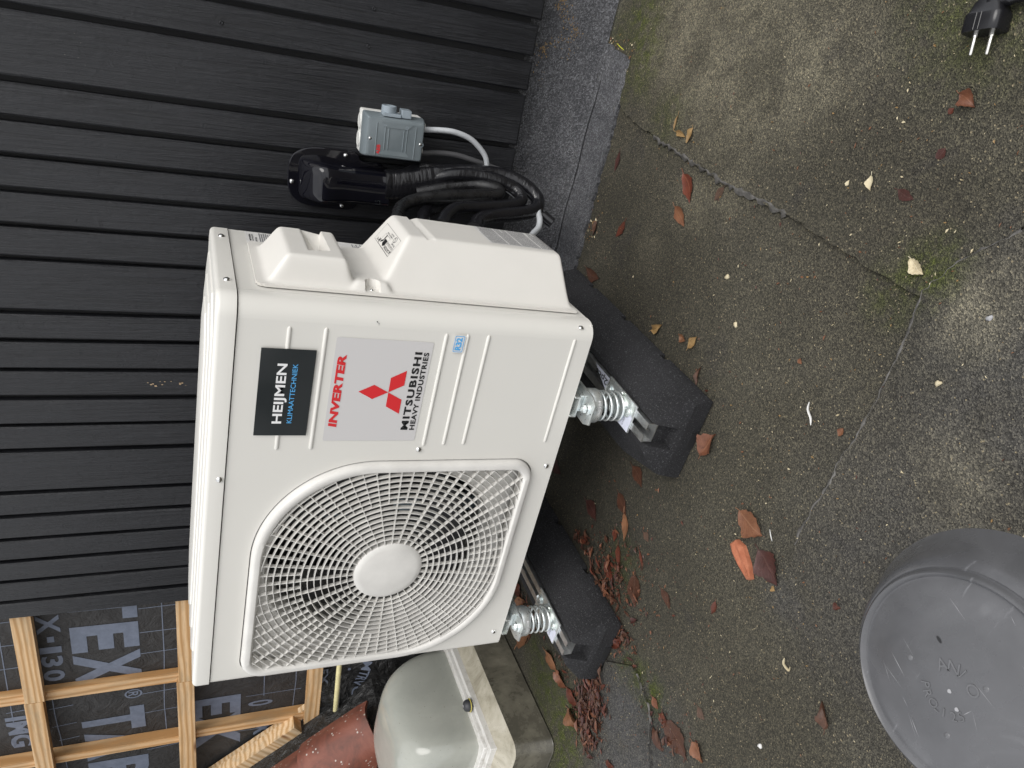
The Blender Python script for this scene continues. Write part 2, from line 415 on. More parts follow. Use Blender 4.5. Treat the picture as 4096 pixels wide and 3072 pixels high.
def leaf_mat(name, a, b, vein, rough=.5, speck=0.):
    M = Mat(name, a, rough, spec=.4)
    uv = M.n('ShaderNodeUVMap'); sx = M.n('ShaderNodeSeparateXYZ'); M.l(uv.outputs['UV'], sx.inputs['Vector'])
    av = M.math('ABSOLUTE', M.math('SUBTRACT', sx.outputs['Y'], .5))
    side = M.math('ABSOLUTE', M.math('SINE', M.math('SUBTRACT', M.math('MULTIPLY', sx.outputs['X'], 26.), M.math('MULTIPLY', av, 22.))))
    vn = M.math('MAXIMUM', M.ramp(side, [(.05, .55), (.22, 0.)]), M.ramp(av, [(.012, 1.), (.035, 0.)]))
    f = M.noise(60, 6, .7)
    c = M.ramp(f, [(.3, b), (.62, a)])
    c = M.mix(M.ramp(M.noise(170, 4), [(.60, 0.), (.72, .7)]), c, tuple(x * .35 for x in b))
    c = M.mix(M.math('MULTIPLY', vn, .6), c, vein)
    if speck: c = M.mix(M.ramp(M.voro(330), [(.10, speck), (.16, 0.)]), c, (.30, .28, .22))
    M.color(c); M.bump(M.math('ADD', vn, f), .35, .0012); M.m.use_backface_culling = False
    return M.m
LEAF = dict(
    beech=leaf_mat('leaf_rust', (.150, .040, .022), (.085, .024, .015), (.24, .10, .06), .4),
    maple=leaf_mat('leaf_chestnut', (.175, .070, .038), (.105, .040, .022), (.25, .12, .07), .42),
    orange=leaf_mat('leaf_orange_brown', (.20, .085, .042), (.12, .048, .025), (.27, .14, .08), .5, .3),
    dark=leaf_mat('leaf_dark_red', (.066, .024, .020), (.038, .015, .012), (.10, .05, .04), .4, .25),
    redb=leaf_mat('leaf_red_brown', (.115, .032, .019), (.055, .018, .012), (.16, .065, .04), .35),
    wet=leaf_mat('leaf_sodden', (.080, .034, .021), (.048, .022, .014), (.11, .055, .036), .3, .55),
    faint=leaf_mat('leaf_faded', (.100, .056, .038), (.065, .042, .030), (.13, .08, .055), .6, .6),
    yel=leaf_mat('leaf_ochre', (.32, .205, .085), (.19, .115, .045), (.40, .27, .13), .55),
    tan=leaf_mat('leaf_tan', (.215, .100, .050), (.12, .055, .028), (.29, .15, .085), .45),
    brown=leaf_mat('leaf_brown', (.095, .044, .026), (.05, .024, .015), (.14, .07, .045), .5),
    cream=leaf_mat('leaf_cream', (.62, .55, .38), (.44, .36, .22), (.7, .64, .48), .6))

# ------------------------------------------------------------------ roof surface (ground)
def felt_mat(name, tint, k=1.):
    M = Mat(name, (.08, .075, .06), .85, spec=.35)
    vec = M.coord()
    big = M.noise(3.2, 7, .62, vec, .5); mid = M.noise(17, 6, .62, vec, .4)
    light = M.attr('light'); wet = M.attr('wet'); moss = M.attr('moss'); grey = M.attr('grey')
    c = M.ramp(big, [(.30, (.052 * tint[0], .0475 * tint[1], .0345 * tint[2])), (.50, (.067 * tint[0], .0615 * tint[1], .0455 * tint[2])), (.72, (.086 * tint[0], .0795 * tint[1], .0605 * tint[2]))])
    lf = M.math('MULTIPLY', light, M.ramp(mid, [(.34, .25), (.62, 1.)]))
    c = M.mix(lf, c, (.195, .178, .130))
    c = M.mix(M.math('MULTIPLY', grey, M.ramp(mid, [(.3, .5), (.6, 1.)])), c, (.088, .088, .091))
    blot = M.ramp(M.noise(8, 5, .6, vec, .8), [(.60, 0.), (.78, .55)])
    c = M.mix(blot, c, (.034, .032, .036))
    ms = M.math('MULTIPLY', moss, M.ramp(M.noise(40, 6, .75, vec), [(.38, 0.), (.60, 1.)]))
    c = M.mix(ms, c, (.062, .078, .010))
    gv = M.n('ShaderNodeTexVoronoi'); gv.inputs['Scale'].default_value = 500; M.l(vec, gv.inputs['Vector'])
    sep = M.n('ShaderNodeSeparateColor'); M.l(gv.outputs['Color'], sep.inputs['Color'])
    g = M.ramp(sep.outputs['Red'], [(.0, (.45, .45, .45)), (.5, (.92, .92, .92)), (.84, (1.40, 1.38, 1.33)), (.97, (2.0, 1.95, 1.78))])
    c = M.mix(1., c, g, 'MULTIPLY')
    sp = M.ramp(sep.outputs['Green'], [(.987, 0.), (.990, 1.)], 'CONSTANT')
    c = M.mix(M.math('MULTIPLY', sp, .8), c, (.36, .30, .19))
    wf = M.math('MULTIPLY', wet, M.ramp(M.noise(6, 5, .6, vec, .4), [(.30, .45), (.6, 1.)]))
    c = M.mix(M.math('MULTIPLY', wf, .64), c, M.mix(1., c, (.26, .26, .24), 'MULTIPLY'))
    M.color(c)
    M.rough(M.mix(M.math('MULTIPLY', wf, .6), .88, .34))
    h = M.math('ADD', M.math('MULTIPLY', M.voro(500, vec), .9), M.math('MULTIPLY', M.noise(120, 4, .7, vec), 1.2))
    M.bump(h, .9, .0030)
    return M.m
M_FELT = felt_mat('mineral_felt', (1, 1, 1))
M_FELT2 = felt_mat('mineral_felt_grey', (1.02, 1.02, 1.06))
M_BITUMEN = Mat('bitumen_bead', (.03, .03, .03), .6)
f = M_BITUMEN.noise(60, 5); M_BITUMEN.color(M_BITUMEN.ramp(f, [(.3, (.040, .038, .035)), (.50, (.095, .090, .083)), (.72, (.165, .157, .147))])); M_BITUMEN.bump(M_BITUMEN.noise(200, 4), .8, .002); M_BITUMEN = M_BITUMEN.m
M_UPST = Mat('slate_upstand', (.09, .09, .095), .8)
vec = M_UPST.coord(); big = M_UPST.noise(7, 7, .65, vec, .5)
c = M_UPST.ramp(big, [(.3, (.048, .049, .054)), (.55, (.092, .093, .099)), (.8, (.16, .16, .165))])
gv = M_UPST.n('ShaderNodeTexVoronoi'); gv.inputs['Scale'].default_value = 360; M_UPST.l(vec, gv.inputs['Vector'])
sep = M_UPST.n('ShaderNodeSeparateColor'); M_UPST.l(gv.outputs['Color'], sep.inputs['Color'])
c = M_UPST.mix(1., c, M_UPST.ramp(sep.outputs['Red'], [(0., (.50, .50, .51)), (.6, (1., 1., 1.)), (.95, (1.8, 1.8, 1.8))]), 'MULTIPLY')
yd = M_UPST.ramp(M_UPST.noise(38, 6, .75, vec), [(.62, 0.), (.74, .7)]); c = M_UPST.mix(M_UPST.math('MULTIPLY', yd, M_UPST.ramp(M_UPST.noise(5, 3, .5, vec), [(.45, 0.), (.62, 1.)])), c, (.34, .28, .16))
M_UPST.color(c); M_UPST.bump(M_UPST.math('ADD', M_UPST.voro(360, vec), M_UPST.noise(90, 3, .6, vec)), .8, .003); M_UPST = M_UPST.m

BLOBS = dict(
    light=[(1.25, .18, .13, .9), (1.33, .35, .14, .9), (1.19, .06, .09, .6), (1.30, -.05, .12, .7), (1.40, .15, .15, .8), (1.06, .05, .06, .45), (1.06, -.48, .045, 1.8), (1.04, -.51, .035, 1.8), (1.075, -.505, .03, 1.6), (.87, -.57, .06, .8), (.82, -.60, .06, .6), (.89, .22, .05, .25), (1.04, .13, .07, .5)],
    wet=[(.10, .05, .30, 1.), (.40, .10, .30, 1.), (.30, -.02, .16, .9), (.65, .25, .28, .9), (.86, .5, .12, .8), (.10, -.25, .12, .7), (.60, -.12, .10, .4), (-.18, .1, .18, .9), (.95, .36, .10, .5), (-.1, .45, .4, 1.), (.5, .5, .3, 1.), (.06, -.30, .10, .8), (.2, -.15, .15, .6), (.91, -.20, .05, .3)],
    moss=[(-.25, .06, .09, 1.), (-.235, -.05, .08, 1.), (-.30, -.09, .10, .9), (-.36, -.12, .08, .8), (-.22, .16, .06, .7), (.10, -.22, .04, .9), (.10, -.27, .045, 1.), (.085, -.17, .04, .7), (1.28, .46, .06, .8), (1.22, .44, .05, .7), (1.34, .5, .08, .8), (1.30, .60, .05, .5), (1.16, .30, .06, .45), (1.08, -.40, .05, .8), (1.03, -.36, .05, .5), (1.42, -.30, .12, .6), (1.2, .50, .05, .6), (.25, -.04, .07, .6)],
    grey=[(-.02, -.22, .13, .9), (.02, -.30, .12, .8), (-.10, -.3, .16, .8), (1.0, -.62, .2, .5), (.7, -.62, .25, .4), (.53, -.43, .05, .5)])

def sheet(name, xs, ys, zf, m, inside=None, parent=None, kind=None):
    nx, ny = len(xs), len(ys)
    XX, YY = np.meshgrid(xs, ys, indexing='ij')
    v = [(float(XX[i, j]), float(YY[i, j]), float(zf(XX[i, j], YY[i, j]))) for i in range(nx) for j in range(ny)]
    F = [(i * ny + j, (i + 1) * ny + j, (i + 1) * ny + j + 1, i * ny + j + 1) for i in range(nx - 1) for j in range(ny - 1)]
    mb = MB(); mb.v, mb.f = v, F
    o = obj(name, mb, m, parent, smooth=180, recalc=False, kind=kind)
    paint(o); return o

def paint(o):
    me = o.data; n = len(me.vertices); co = np.empty(n * 3); me.vertices.foreach_get('co', co); co = co.reshape(-1, 3)
    for k, bl in BLOBS.items():
        a = np.zeros(n)
        for x, y, r, s in bl:
            d = np.hypot(co[:, 0] - x, co[:, 1] - y); a = np.maximum(a, s * np.clip(1.35 - d / r, 0, 1))
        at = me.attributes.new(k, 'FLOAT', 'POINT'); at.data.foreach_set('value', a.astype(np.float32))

def und(x, y): return .0022 * math.sin(7.1 * x + 1.3) * math.sin(6.3 * y + .4) + .0012 * math.sin(19 * x) * math.sin(17 * y + 1) - .0034
fx = list(np.arange(-.8, 2.01, .02)); fy = list(np.arange(-1.6, .901, .02))
XS = [-40, -12, -4, -1.6] + fx + [2.6, 4, 12, 40]; YS = [-40, -12, -4, -2.2] + fy + [1.5, 4, 12, 40]
def gz(x, y): return und(x, y) if (-.8 <= x <= 2 and -1.6 <= y <= .9) else -.0034
ground = sheet('ground', XS, YS, gz, M_FELT, kind='structure')

# overlapping strips of felt laid over it: torn edges, 4 mm thick
def jag(pts, amp=.004, step=.012, seed=1):
    r = random.Random(seed); out = []
    for a, b in zip(pts[:-1], pts[1:]):
        a, b = Vector(a), Vector(b); n = max(1, int((b - a).length / step)); t = (b - a).normalized(); p = Vector((-t.y, t.x))
        for k in range(n): out.append(a.lerp(b, k / n) + p * r.uniform(-amp, amp) * (0 if k == 0 else 1))
    out.append(Vector(pts[-1])); return out

def felt_piece(name, pts, z, m, th=.0045):
    bm = bmesh.new()
    vs = [bm.verts.new((p[0], p[1], 0)) for p in pts]
    es = [bm.edges.new((vs[i], vs[(i + 1) % len(vs)])) for i in range(len(vs))]
    bmesh.ops.triangle_fill(bm, use_beauty=True, edges=es)
    x0, x1 = min(p[0] for p in pts), max(p[0] for p in pts); y0, y1 = min(p[1] for p in pts), max(p[1] for p in pts)
    for ax, lo, hi in ((0, x0, x1), (1, y0, y1)):
        c = lo + .03
        while c < hi:
            no = (1, 0, 0) if ax == 0 else (0, 1, 0); co = (c, 0, 0) if ax == 0 else (0, c, 0)
            bmesh.ops.bisect_plane(bm, geom=bm.verts[:] + bm.edges[:] + bm.faces[:], plane_co=co, plane_no=no, dist=1e-6); c += .04
    bnd = [e for e in bm.edges if e.is_boundary]
    top = {}
    for v in bm.verts: v.co.z = und(v.co.x, v.co.y) + .0034 + z
    r = bmesh.ops.extrude_edge_only(bm, edges=bnd)
    for v in r['geom']:
        if isinstance(v, bmesh.types.BMVert): v.co.z -= th + .004
    bmesh.ops.recalc_face_normals(bm, faces=bm.faces)
    me = bpy.data.meshes.new(name); bm.to_mesh(me); bm.free()
    if sum(p.normal.z * p.area for p in me.polygons) < 0: me.flip_normals()
    o = bpy.data.objects.new(name, me); COL.objects.link(o); me.materials.append(m); o.parent = ground; OFF[o] = (0, 0, 0); paint(o); return o

SB = [(1.30, -.58), (1.162, -.482), (1.109, -.433), (1.052, -.401), (.994, -.411), (.937, -.412), (.877, -.413), (.822, -.414), (.788, -.406), (.74, -.41), (.682, -.403), (.616, -.405), (.575, -.418), (.533, -.443), (.512, -.471), (.498, -.56), (.488, -.671), (.47, -.85)]
SA = [(1.165, .52), (1.133, .455), (1.113, .324), (1.097, .196), (1.082, .054), (1.079, -.034), (1.073, -.115), (1.056, -.255), (1.049, -.331), (1.044, -.40)]
SCm = [(.099, -.190), (.099, -.211), (.087, -.238), (.078, -.271), (.057, -.293), (.01, -.312), (-.025, -.343), (-.10, -.40), (-.2, -.52)]
jb = jag(SB, .003, .012, 3)
felt_piece('felt_sheet', jb + [Vector((.47, -1.5)), Vector((1.9, -1.5)), Vector((1.9, -.95))], .0042, M_FELT2)
ja = jag(SA, .003, .012, 4)
felt_piece('felt_sheet', ja + [Vector((1.10, -.432)), Vector((1.162, -.478)), Vector((1.30, -.575)), Vector((1.9, -.94)), Vector((1.9, .50)), Vector((1.25, .50))], .0040, M_FELT)
jc = jag(SCm, .004, .012, 5)
felt_piece('felt_sheet', jc + [Vector((-.75, -.52)), Vector((-.75, -.08)), Vector((-.3, -.10)), Vector((-.1, -.13)), Vector((.03, -.115))], .0042, M_FELT2)

def bead(name, pts, w, h, seed, z=.001):
    r = random.Random(seed); P = jag(pts, .0025, .008, seed); mb = MB(); n = len(P)
    L = []
    for i, p in enumerate(P):
        t = (P[min(i + 1, n - 1)] - P[max(i - 1, 0)]).normalized(); q = Vector((-t.y, t.x)); ww = w * r.choice((.25, .5, .8, 1.2)) * r.uniform(.6, 1.2); hh = h * r.uniform(.6, 1.3)
        L.append([(p.x + q.x * s * ww, p.y + q.y * s * ww, und(p.x, p.y) + .0034 + z + hh * (1 - s * s) - .003 * abs(s)) for s in (-1, -.5, 0, .5, 1)])
    mb.loft(L, False, False, closed=False)
    o = obj(name, mb, M_BITUMEN, ground, smooth=180); return o
bead('seam_bead', SB[1:12], .0048, .0012, 11, .0040)
bead('seam_bead', SA[2:7], .0085, .0013, 12, .0040)
bead('seam_bead', SCm[1:6], .0022, .0010, 13, .0040)

# upstand of the roofing against the wall
def up_z(x): return .178 + (x - 1.0) * .057
mb = MB(); xs = np.arange(-.9, 2.01, .03)
loops = []
for x in xs:
    j = .0015 * math.sin(23 * x)
    loops.append([(x, .700, up_z(x) + .02), (x, .662 + j, up_z(x) + .02), (x, .648 + j, up_z(x) * .5 + .02), (x, .640 + j, .02), (x, .628 + j, .004)])
mb.loft(loops, False, False, closed=False)
upstand = obj('upstand', mb, M_UPST, None, smooth=60, kind='structure')
e1 = jag([(.60, .490), (.826, .494), (.995, .501), (1.154, .499), (1.246, .506), (1.268, .622)], .004, .012, 21)
strip = felt_piece('felt_strip', e1 + [Vector((1.27, .632)), Vector((.60, .632))], .0046, M_UPST, .005)
mb = MB()
L = []
for i, x in enumerate(np.arange(.62, 1.27, .012)):
    y = .617 + .003 * math.sin(31 * x) - .012 * max(0, 1.0 - x); L.append([(x, y - .006, .007), (x, y, .0125 + .002 * math.sin(57 * x)), (x, y + .007, .007)])
mb.loft(L, False, False, closed=False)
obj('felt_fold', mb, M_UPST, strip, smooth=180)

# ------------------------------------------------------------------ clad wall with its open part (local frame: x along, y into the wall, z up)
WROT = (rad(-2.2018), rad(-3.25), 0)
WLOC = (1.0, .6, .22)
WM = Matrix.Translation(WLOC) @ Euler(WROT).to_matrix().to_4x4()
wall = thing('clad_wall', 'black painted timber wall behind the heat pump, open to battens and membrane beyond its edge', 'wall', WLOC, WROT, local=True)
GAPS = [.268, .193, .121, -.0025, -.073, -.1425, -.2105, -.282, -.3525, -.472, -.539, -.613, -.6845, -.7565, -.827, -.947, -1.0165, -1.0875, -1.157, -1.2235, -1.293]
RIGHT = [1.06, .985, .86, .79, .72, .65, .58, .465, .395, .332]
edges = RIGHT + GAPS + [-1.3545]
r = random.Random(5)
for a, b in zip(edges[:-1], edges[1:]):
    x0, x1 = b + .0055, a - .0055
    if b == -1.3545: x0 = -1.350
    y = r.uniform(-.0012, .0012); zb = -.036 + r.uniform(-.0025, .0025) - .012 * max(0, a - .1)
    ph = r.uniform(0, 6); loops = []
    for z in [zb] + [zb + .004] + list(np.linspace(zb + .12, 1.75, 12)):
        w = .0008 * math.sin(4.1 * z + ph); c = .0035; e = .003 if z == zb else 0
        loops.append([(x0 + w, y + .0205, z), (x0 + w, y + c, z), (x0 + w + c, y + e, z), (x1 + w - c, y + e, z), (x1 + w, y + c, z), (x1 + w, y + .0205, z)])
    mb = MB(); mb.loft(loops)
    obj('board', mb, M_BOARD, wall, smooth=35)
mb = MB(); mb.box(-1.33, 1.1, .0215, .0300, -.022, 1.75); obj('gap_shade_sheet', mb, M_DARK, wall)  # black sheet added close behind the boards so their gaps look shaded
# screw heads in the boards
def screw_mesh():
    mb = MB(); mb.lathe([(.0001, .0022), (.0016, .0021), (.0030, .0013), (.0036, 0)], (0, 0, 0), 'Y', 12); return mb
for x, z in ((.232, .33), (.226, .62), (.160, .335), (.155, .62)):
    mb = MB(); mb.lathe([(.0001, .0004), (.0022, .0004), (.0028, .0014), (.0036, .0010), (.0042, -.0006)], (x, -.0004, z), 'Y', 12); obj('nail_head', mb, M_BOARD, wall, smooth=60)
mb = MB()   # bare wood showing through on one board
r = random.Random(8)
for k in range(26):
    x = r.gauss(-.645, .0028); z = r.choice([r.uniform(.70, .79), r.uniform(.60, .63)]); s = r.uniform(.0006, .0020)
    mb.add([(x - s, -.0022, z - s * 1.4), (x + s, -.0022, z - s), (x + s * .7, -.0022, z + s * 1.7), (x - s, -.0022, z + s)], [(0, 1, 2, 3)])
obj('chipped_paint', mb, plain('bare_wood_chip', (.42, .30, .18), .7), wall, kind='stuff', recalc=False)

# battens: horizontals in front, uprights behind
def batten(x0, x1, y0, y1, z0, z1, m, bow=0.):
    mb = MB(); mb.box(x0, x1, y0, y1, z0, z1); return obj('batten', mb, m, wall, bevel=.0012)
batten(-1.7025, -1.3545, .0205, .0425, 1.0945, 1.1425, M_PINE_H)
batten(-2.45, -1.7035, .0195, .0425, 1.0985, 1.1450, M_PINE_H)
batten(-1.7045, -1.3545, .0205, .0425, .6965, .7440, M_PINE_H)
batten(-2.45, -1.7055, .0195, .0425, .7010, .7500, M_PINE_H)
batten(-2.108, -1.0, .0205, .0425, .3095, .3585, M_PINE_H)
batten(-1.7265, -1.6870, .0432, .0655, .15, 1.75, M_PINE_V)
batten(-2.0130, -1.9815, .0432, .0780, .745, 1.75, M_PINE_V)
batten(-2.0045, -1.9700, .0432, .0780, .25, .7438, M_PINE_V)

def memb_y(x, z): return .0665 + .0022 * math.sin(9 * x + 2) * math.sin(7 * z) + (.013 * min(1, max(0, (-1.82 - x) / .12)))
mb = MB(); xs = np.arange(-2.70, -1.299, .025); zs = np.arange(-.05, 1.751, .05); nz = len(zs)
mb.v = [(float(x), memb_y(x, z), float(z)) for x in xs for z in zs]
mb.f = [(i * nz + j, (i + 1) * nz + j, (i + 1) * nz + j + 1, i * nz + j + 1) for i in range(len(xs) - 1) for j in range(nz - 1)]
memb = obj('membrane', mb, M_MEMB, wall, smooth=180)
def on_memb(o, gap=.0012):
    for v in o.data.vertices: v.co.y = memb_y(v.co.x, v.co.z) - gap
    return o
def mtext(s, x_right, z_top, w, h, bold=.0, name='lettering'):
    """print that runs upside down: it starts at x_right and reads towards -x, letter tops pointing down"""
    return on_memb(text(name, s, M_MPRINT, memb, (x_right, .06, z_top), (-1, 0, 0), (0, 0, -1), w, h, bold))
mtext('T', -1.337, 1.022, .118, .174, .04)
mtext('E', -1.4715, 1.022, .1025, .174, .045)
mtext('X', -1.582, 1.022, .128, .174, .045)
mtext('®', -1.757, .900, .040, .050, .01)
mtext('T', -1.835, 1.023, .117, .174, .045)
mtext('A', -1.945, 1.022, .135, .174, .045)
mtext('P', -2.09, 1.022, .11, .174, .045)
mtext('E', -2.22, 1.022, .11, .174, .045)
mtext('X', -1.413, 1.099, .072, .056, .03); mtext('-', -1.497, 1.078, .022, .017, .03); mtext('1', -1.537, 1.100, .024, .054, .03); mtext('3', -1.573, 1.100, .042, .054, .03); mtext('0', -1.628, 1.100, .045, .054, .03)
mtext('IMG', -1.80, 1.212, .155, .060, .04)
mtext('EX', -1.86, .715, .255, .152, .04); mtext('T', -1.55, .62, .09, .12, .04)
mtext('0', -1.912, .540, .030, .080, .02); mtext('-', -1.985, .475, .022, .03, .04); mtext('X', -2.03, .52, .06, .06, .04)
mtext('EX', -1.80, .30, .09, .05, .02)
def mline(pts, w=.0028):
    L = []
    P = [Vector((x, 0, z)) for x, z in pts]; Q = []
    for a, b in zip(P[:-1], P[1:]): Q += [a.lerp(b, k / 6) for k in range(6)]
    Q.append(P[-1])
    for i, p in enumerate(Q):
        t = (Q[min(i + 1, len(Q) - 1)] - Q[max(i - 1, 0)]).normalized(); q = Vector((-t.z, 0, t.x))
        L.append([p - q * w / 2, p + q * w / 2])
    mb = MB(); mb.loft(L, False, False, closed=False); return on_memb(obj('printed_line', mb, M_MPRINT, memb, recalc=False), .0010)
for pts in ([(-1.40, .784), (-1.62, .784), (-1.86, .792), (-2.06, .789)], [(-1.424, .845), (-1.420, .73)], [(-1.520, .846), (-1.518, .73)], [(-1.608, .847), (-1.605, .74)], [(-1.785, .852), (-1.782, .75)], [(-1.882, .852), (-1.878, .75)], [(-2.07, .85), (-2.06, .75)],
            [(-1.30, 1.186), (-1.62, 1.190), (-1.84, 1.192)], [(-1.426, 1.215), (-1.424, 1.14)], [(-1.513, 1.215), (-1.512, 1.14)], [(-1.602, 1.215), (-1.60, 1.14)], [(-1.78, 1.205), (-1.775, 1.145)],
            [(-1.735, 1.087), (-1.88, 1.086), (-1.97, 1.084), (-2.1, 1.08)], [(-1.790, 1.10), (-1.785, 1.036)], [(-1.880, 1.10), (-1.872, 1.035)], [(-1.955, 1.09), (-1.948, 1.034)],
            [(-1.70, .491), (-1.79, .491), (-1.890, .490)], [(-1.70, .392), (-1.824, .389), (-1.97, .392)], [(-1.880, .546), (-1.878, .368)], [(-1.985, .43), (-1.99, .41)], [(-2.05, .64), (-2.06, .48)]):
    mline(pts)

# ------------------------------------------------------------------ sloping tiled roof beside the wall
RU, RV = WM.to_3x3() @ Vector((-.63, 0, .777)), WM.to_3x3() @ Vector((0, -1, 0)); RN = RV.cross(RU).normalized()
if RN.z < 0: RN = -RN
CAMP = Vector((1.21565, -1.02222, .91385))
RP = CAMP + (WM @ Vector((-1.88, 0, .30)) - CAMP) * 1.03
def rp(u, v, h=0.): return RP + RU * u + RV * v + RN * h
mb = MB()
A, B, C_, D = rp(-.19, -.10, -.004), rp(1.2, -.10, -.004), rp(1.2, .62, -.004), rp(-.19, .62, -.004)
dn = lambda p: Vector((p.x, p.y, -.01))
mb.add([A, B, C_, D, dn(A), dn(B), dn(C_), dn(D)], [(0, 1, 2, 3), (7, 6, 5, 4), (0, 4, 5, 1), (1, 5, 6, 2), (2, 6, 7, 3), (3, 7, 4, 0)])
roof = obj('roof', mb, M_FOIL, None, kind='structure')
def tile(u0, u1, v0, lift, seed):
    r = random.Random(seed); n = 14; m = 8; W_ = .215
    def h(v): t = v / W_; return .016 + .030 * (math.sin(PI * min(1, t / .62)) ** 1.2 if t < .62 else 0) + (.012 * math.sin(PI * (t - .62) / .38) * -1 if t >= .62 else 0)
    loops = []
    for i in range(m + 1):
        u = u0 + (u1 - u0) * i / m; ed = .004 if i in (0, m) else 0
        top = [rp(u, v0 + W_ * k / n, h(W_ * k / n) + lift - ed + .0006 * math.sin(9 * k + seed)) for k in range(n + 1)]
        bot = [rp(u, v0 + W_ * k / n, h(W_ * k / n) + lift - .013) for k in range(n, -1, -1)]
        loops.append(top + bot)
    mb = MB(); mb.loft(loops); return obj('roof_tile', mb, M_TILE, None, smooth=50)
props(tile(-.178, .084, .128, .025, 1), 'weathered red roof tile with pale lichen spots, lowest beside the skylight', 'roof tile', 'clay tiles on the sloping roof')
props(tile(.070, .34, .120, -.002, 2), 'smoother red roof tile lapping above the lichen-spotted one', 'roof tile', 'clay tiles on the sloping roof')
props(tile(-.178, .084, .343, .025, 3), 'red roof tile at the picture edge beside the lichen-spotted one', 'roof tile', 'clay tiles on the sloping roof')

# sawn timbers lying along the slope
def slope_timber(x, z, L, w, y0, y1, label):
    d = Vector((-.63, 0, .777)).normalized(); q = Vector((d.z, 0, -d.x)); P = Vector((x, 0, z)); mb = MB()
    vs = []
    for yy in (y0, y1):
        for t, s in ((0, -.5), (L, -.5), (L, .5), (0, .5)): vs.append(WM @ (P + d * t + q * (w * s) + Vector((0, yy, 0))))
    mb.add(vs, [(0, 1, 2, 3), (7, 6, 5, 4), (0, 4, 5, 1), (1, 5, 6, 2), (2, 6, 7, 3), (3, 7, 4, 0)])
    return props(obj('timber_offcut', mb, M_PINE_D, None, bevel=.001), label, 'timber', 'sawn timbers along the roof slope')
slope_timber(-1.905, .262, .62, .044, .0445, .0645, 'pale planed timber running up the slope behind the lowest batten, end grain showing')
slope_timber(-1.998, .378, .46, .050, .0435, -.004, 'shorter knotty timber lying under the lowest batten end above the tiles')

# crumpled foil hanging below the lowest batten, with a conduit in front of it
mb = MB(); nx, nz_ = 40, 24; r = random.Random(4)
for i in range(nx + 1):
    for j in range(nz_ + 1):
        x = -2.02 + .62 * i / nx; z = -.14 + .45 * j / nz_
        y = .030 + .018 * math.sin(16 * x + 5 * z) * math.sin(11 * z + 2) + .010 * math.sin(41 * x - 23 * z) + r.uniform(-.002, .002)
        mb.v.append(tuple(WM @ Vector((x, y - .05 * max(0, .15 - z), z))))
mb.f = [(i * (nz_ + 1) + j, (i + 1) * (nz_ + 1) + j, (i + 1) * (nz_ + 1) + j + 1, i * (nz_ + 1) + j + 1) for i in range(nx) for j in range(nz_)]
foil = props(obj('foil_sheet', mb, M_FOIL, None, smooth=180), 'crumpled black foil with pale print hanging below the lowest batten', 'foil sheet')
def ftext(s, x, z, w, h, ang, bold=.02):
    ex = Vector((-math.cos(rad(ang)), 0, math.sin(rad(ang)))); ey = Vector((-math.sin(rad(ang)), 0, -math.cos(rad(ang))))
    o = text('lettering', s, M_MPRINT, None, (x, 0, z), ex, ey, w, h, bold)
    for v in o.data.vertices:
        x, z = v.co.x, v.co.z
        y = .030 + .018 * math.sin(16 * x + 5 * z) * math.sin(11 * z + 2) + .010 * math.sin(41 * x - 23 * z) - .0055
        v.co = WM @ Vector((x, y - .05 * max(0, .15 - z), z))
    o.parent = foil; return o
ftext('OW', -1.66, .185, .06, .034, 8); ftext('MTRVOES', -1.745, .175, .19, .034, 14); ftext('EX', -1.775, .315, .055, .028, 0); ftext('- .', -1.70, .225, .08, .02, 0)
mb = MB(); mb.tube([WM @ Vector((x, -.004 - .004 * math.sin(x), .262 - .05 * (x + 1.69) * -.25)) for x in np.linspace(-1.2, -1.951, 12)], .0088, 16)
con = props(obj('conduit', mb, M_CONDUIT, None, smooth=40), 'cream yellow plastic conduit sticking out in front of the black foil', 'conduit')
text('lettering', 'IIII  16 mm  PVC  NEN-EN 61386', M_GREYINK, con, WM @ Vector((-1.745, -.0132, .257)), WM.to_3x3() @ Vector((-1, 0, -.01)), WM.to_3x3() @ Vector((0, 0, -1)), .17, .004)

# ------------------------------------------------------------------ heat pump outdoor unit
Z0 = .22
unit = thing('outdoor_unit', 'white heat pump outdoor unit with round fan grille standing on four springs', 'heat pump', (.4, .16, Z0))
UX0, UX1, UD, ZT = 0., .80, .332, .829
GX, GZ = .2605, .5225
def leaf_outline(d, seg=28):
    """outline of the grille: two corners swept round the fan, two nearly square; clockwise seen from the front, x/z"""
    x0, x1, z0, z1 = .0135 + d, .5115 - d, .266 + d, .778 - d; big, sm = .200 - d * .8, .045 - d * .8
    out = []
    for cx, cz, rr, a0 in ((x0 + big, z0 + big, big, 180), (x1 - sm, z0 + sm, sm, 270), (x1 - big, z1 - big, big, 0), (x0 + sm, z1 - sm, sm, 90)):
        for k in range(seg + 1):
            a = rad(a0 + 90 * k / seg); out.append((cx + rr * math.cos(a), cz + rr * math.sin(a)))
    return out
def inside(x, z, d):
    x0, x1, z0, z1 = .0135 + d, .5115 - d, .266 + d, .778 - d; big, sm = .200 - d * .8, .045 - d * .8
    if not (x0 <= x <= x1 and z0 <= z <= z1): return False
    for cx, cz, rr, sxx, szz in ((x0 + big, z0 + big, big, -1, -1), (x1 - sm, z0 + sm, sm, 1, -1), (x1 - big, z1 - big, big, 1, 1), (x0 + sm, z1 - sm, sm, -1, 1)):
        if (x - cx) * sxx > 0 and (z - cz) * szz > 0 and math.hypot(x - cx, z - cz) > rr: return False
    return True

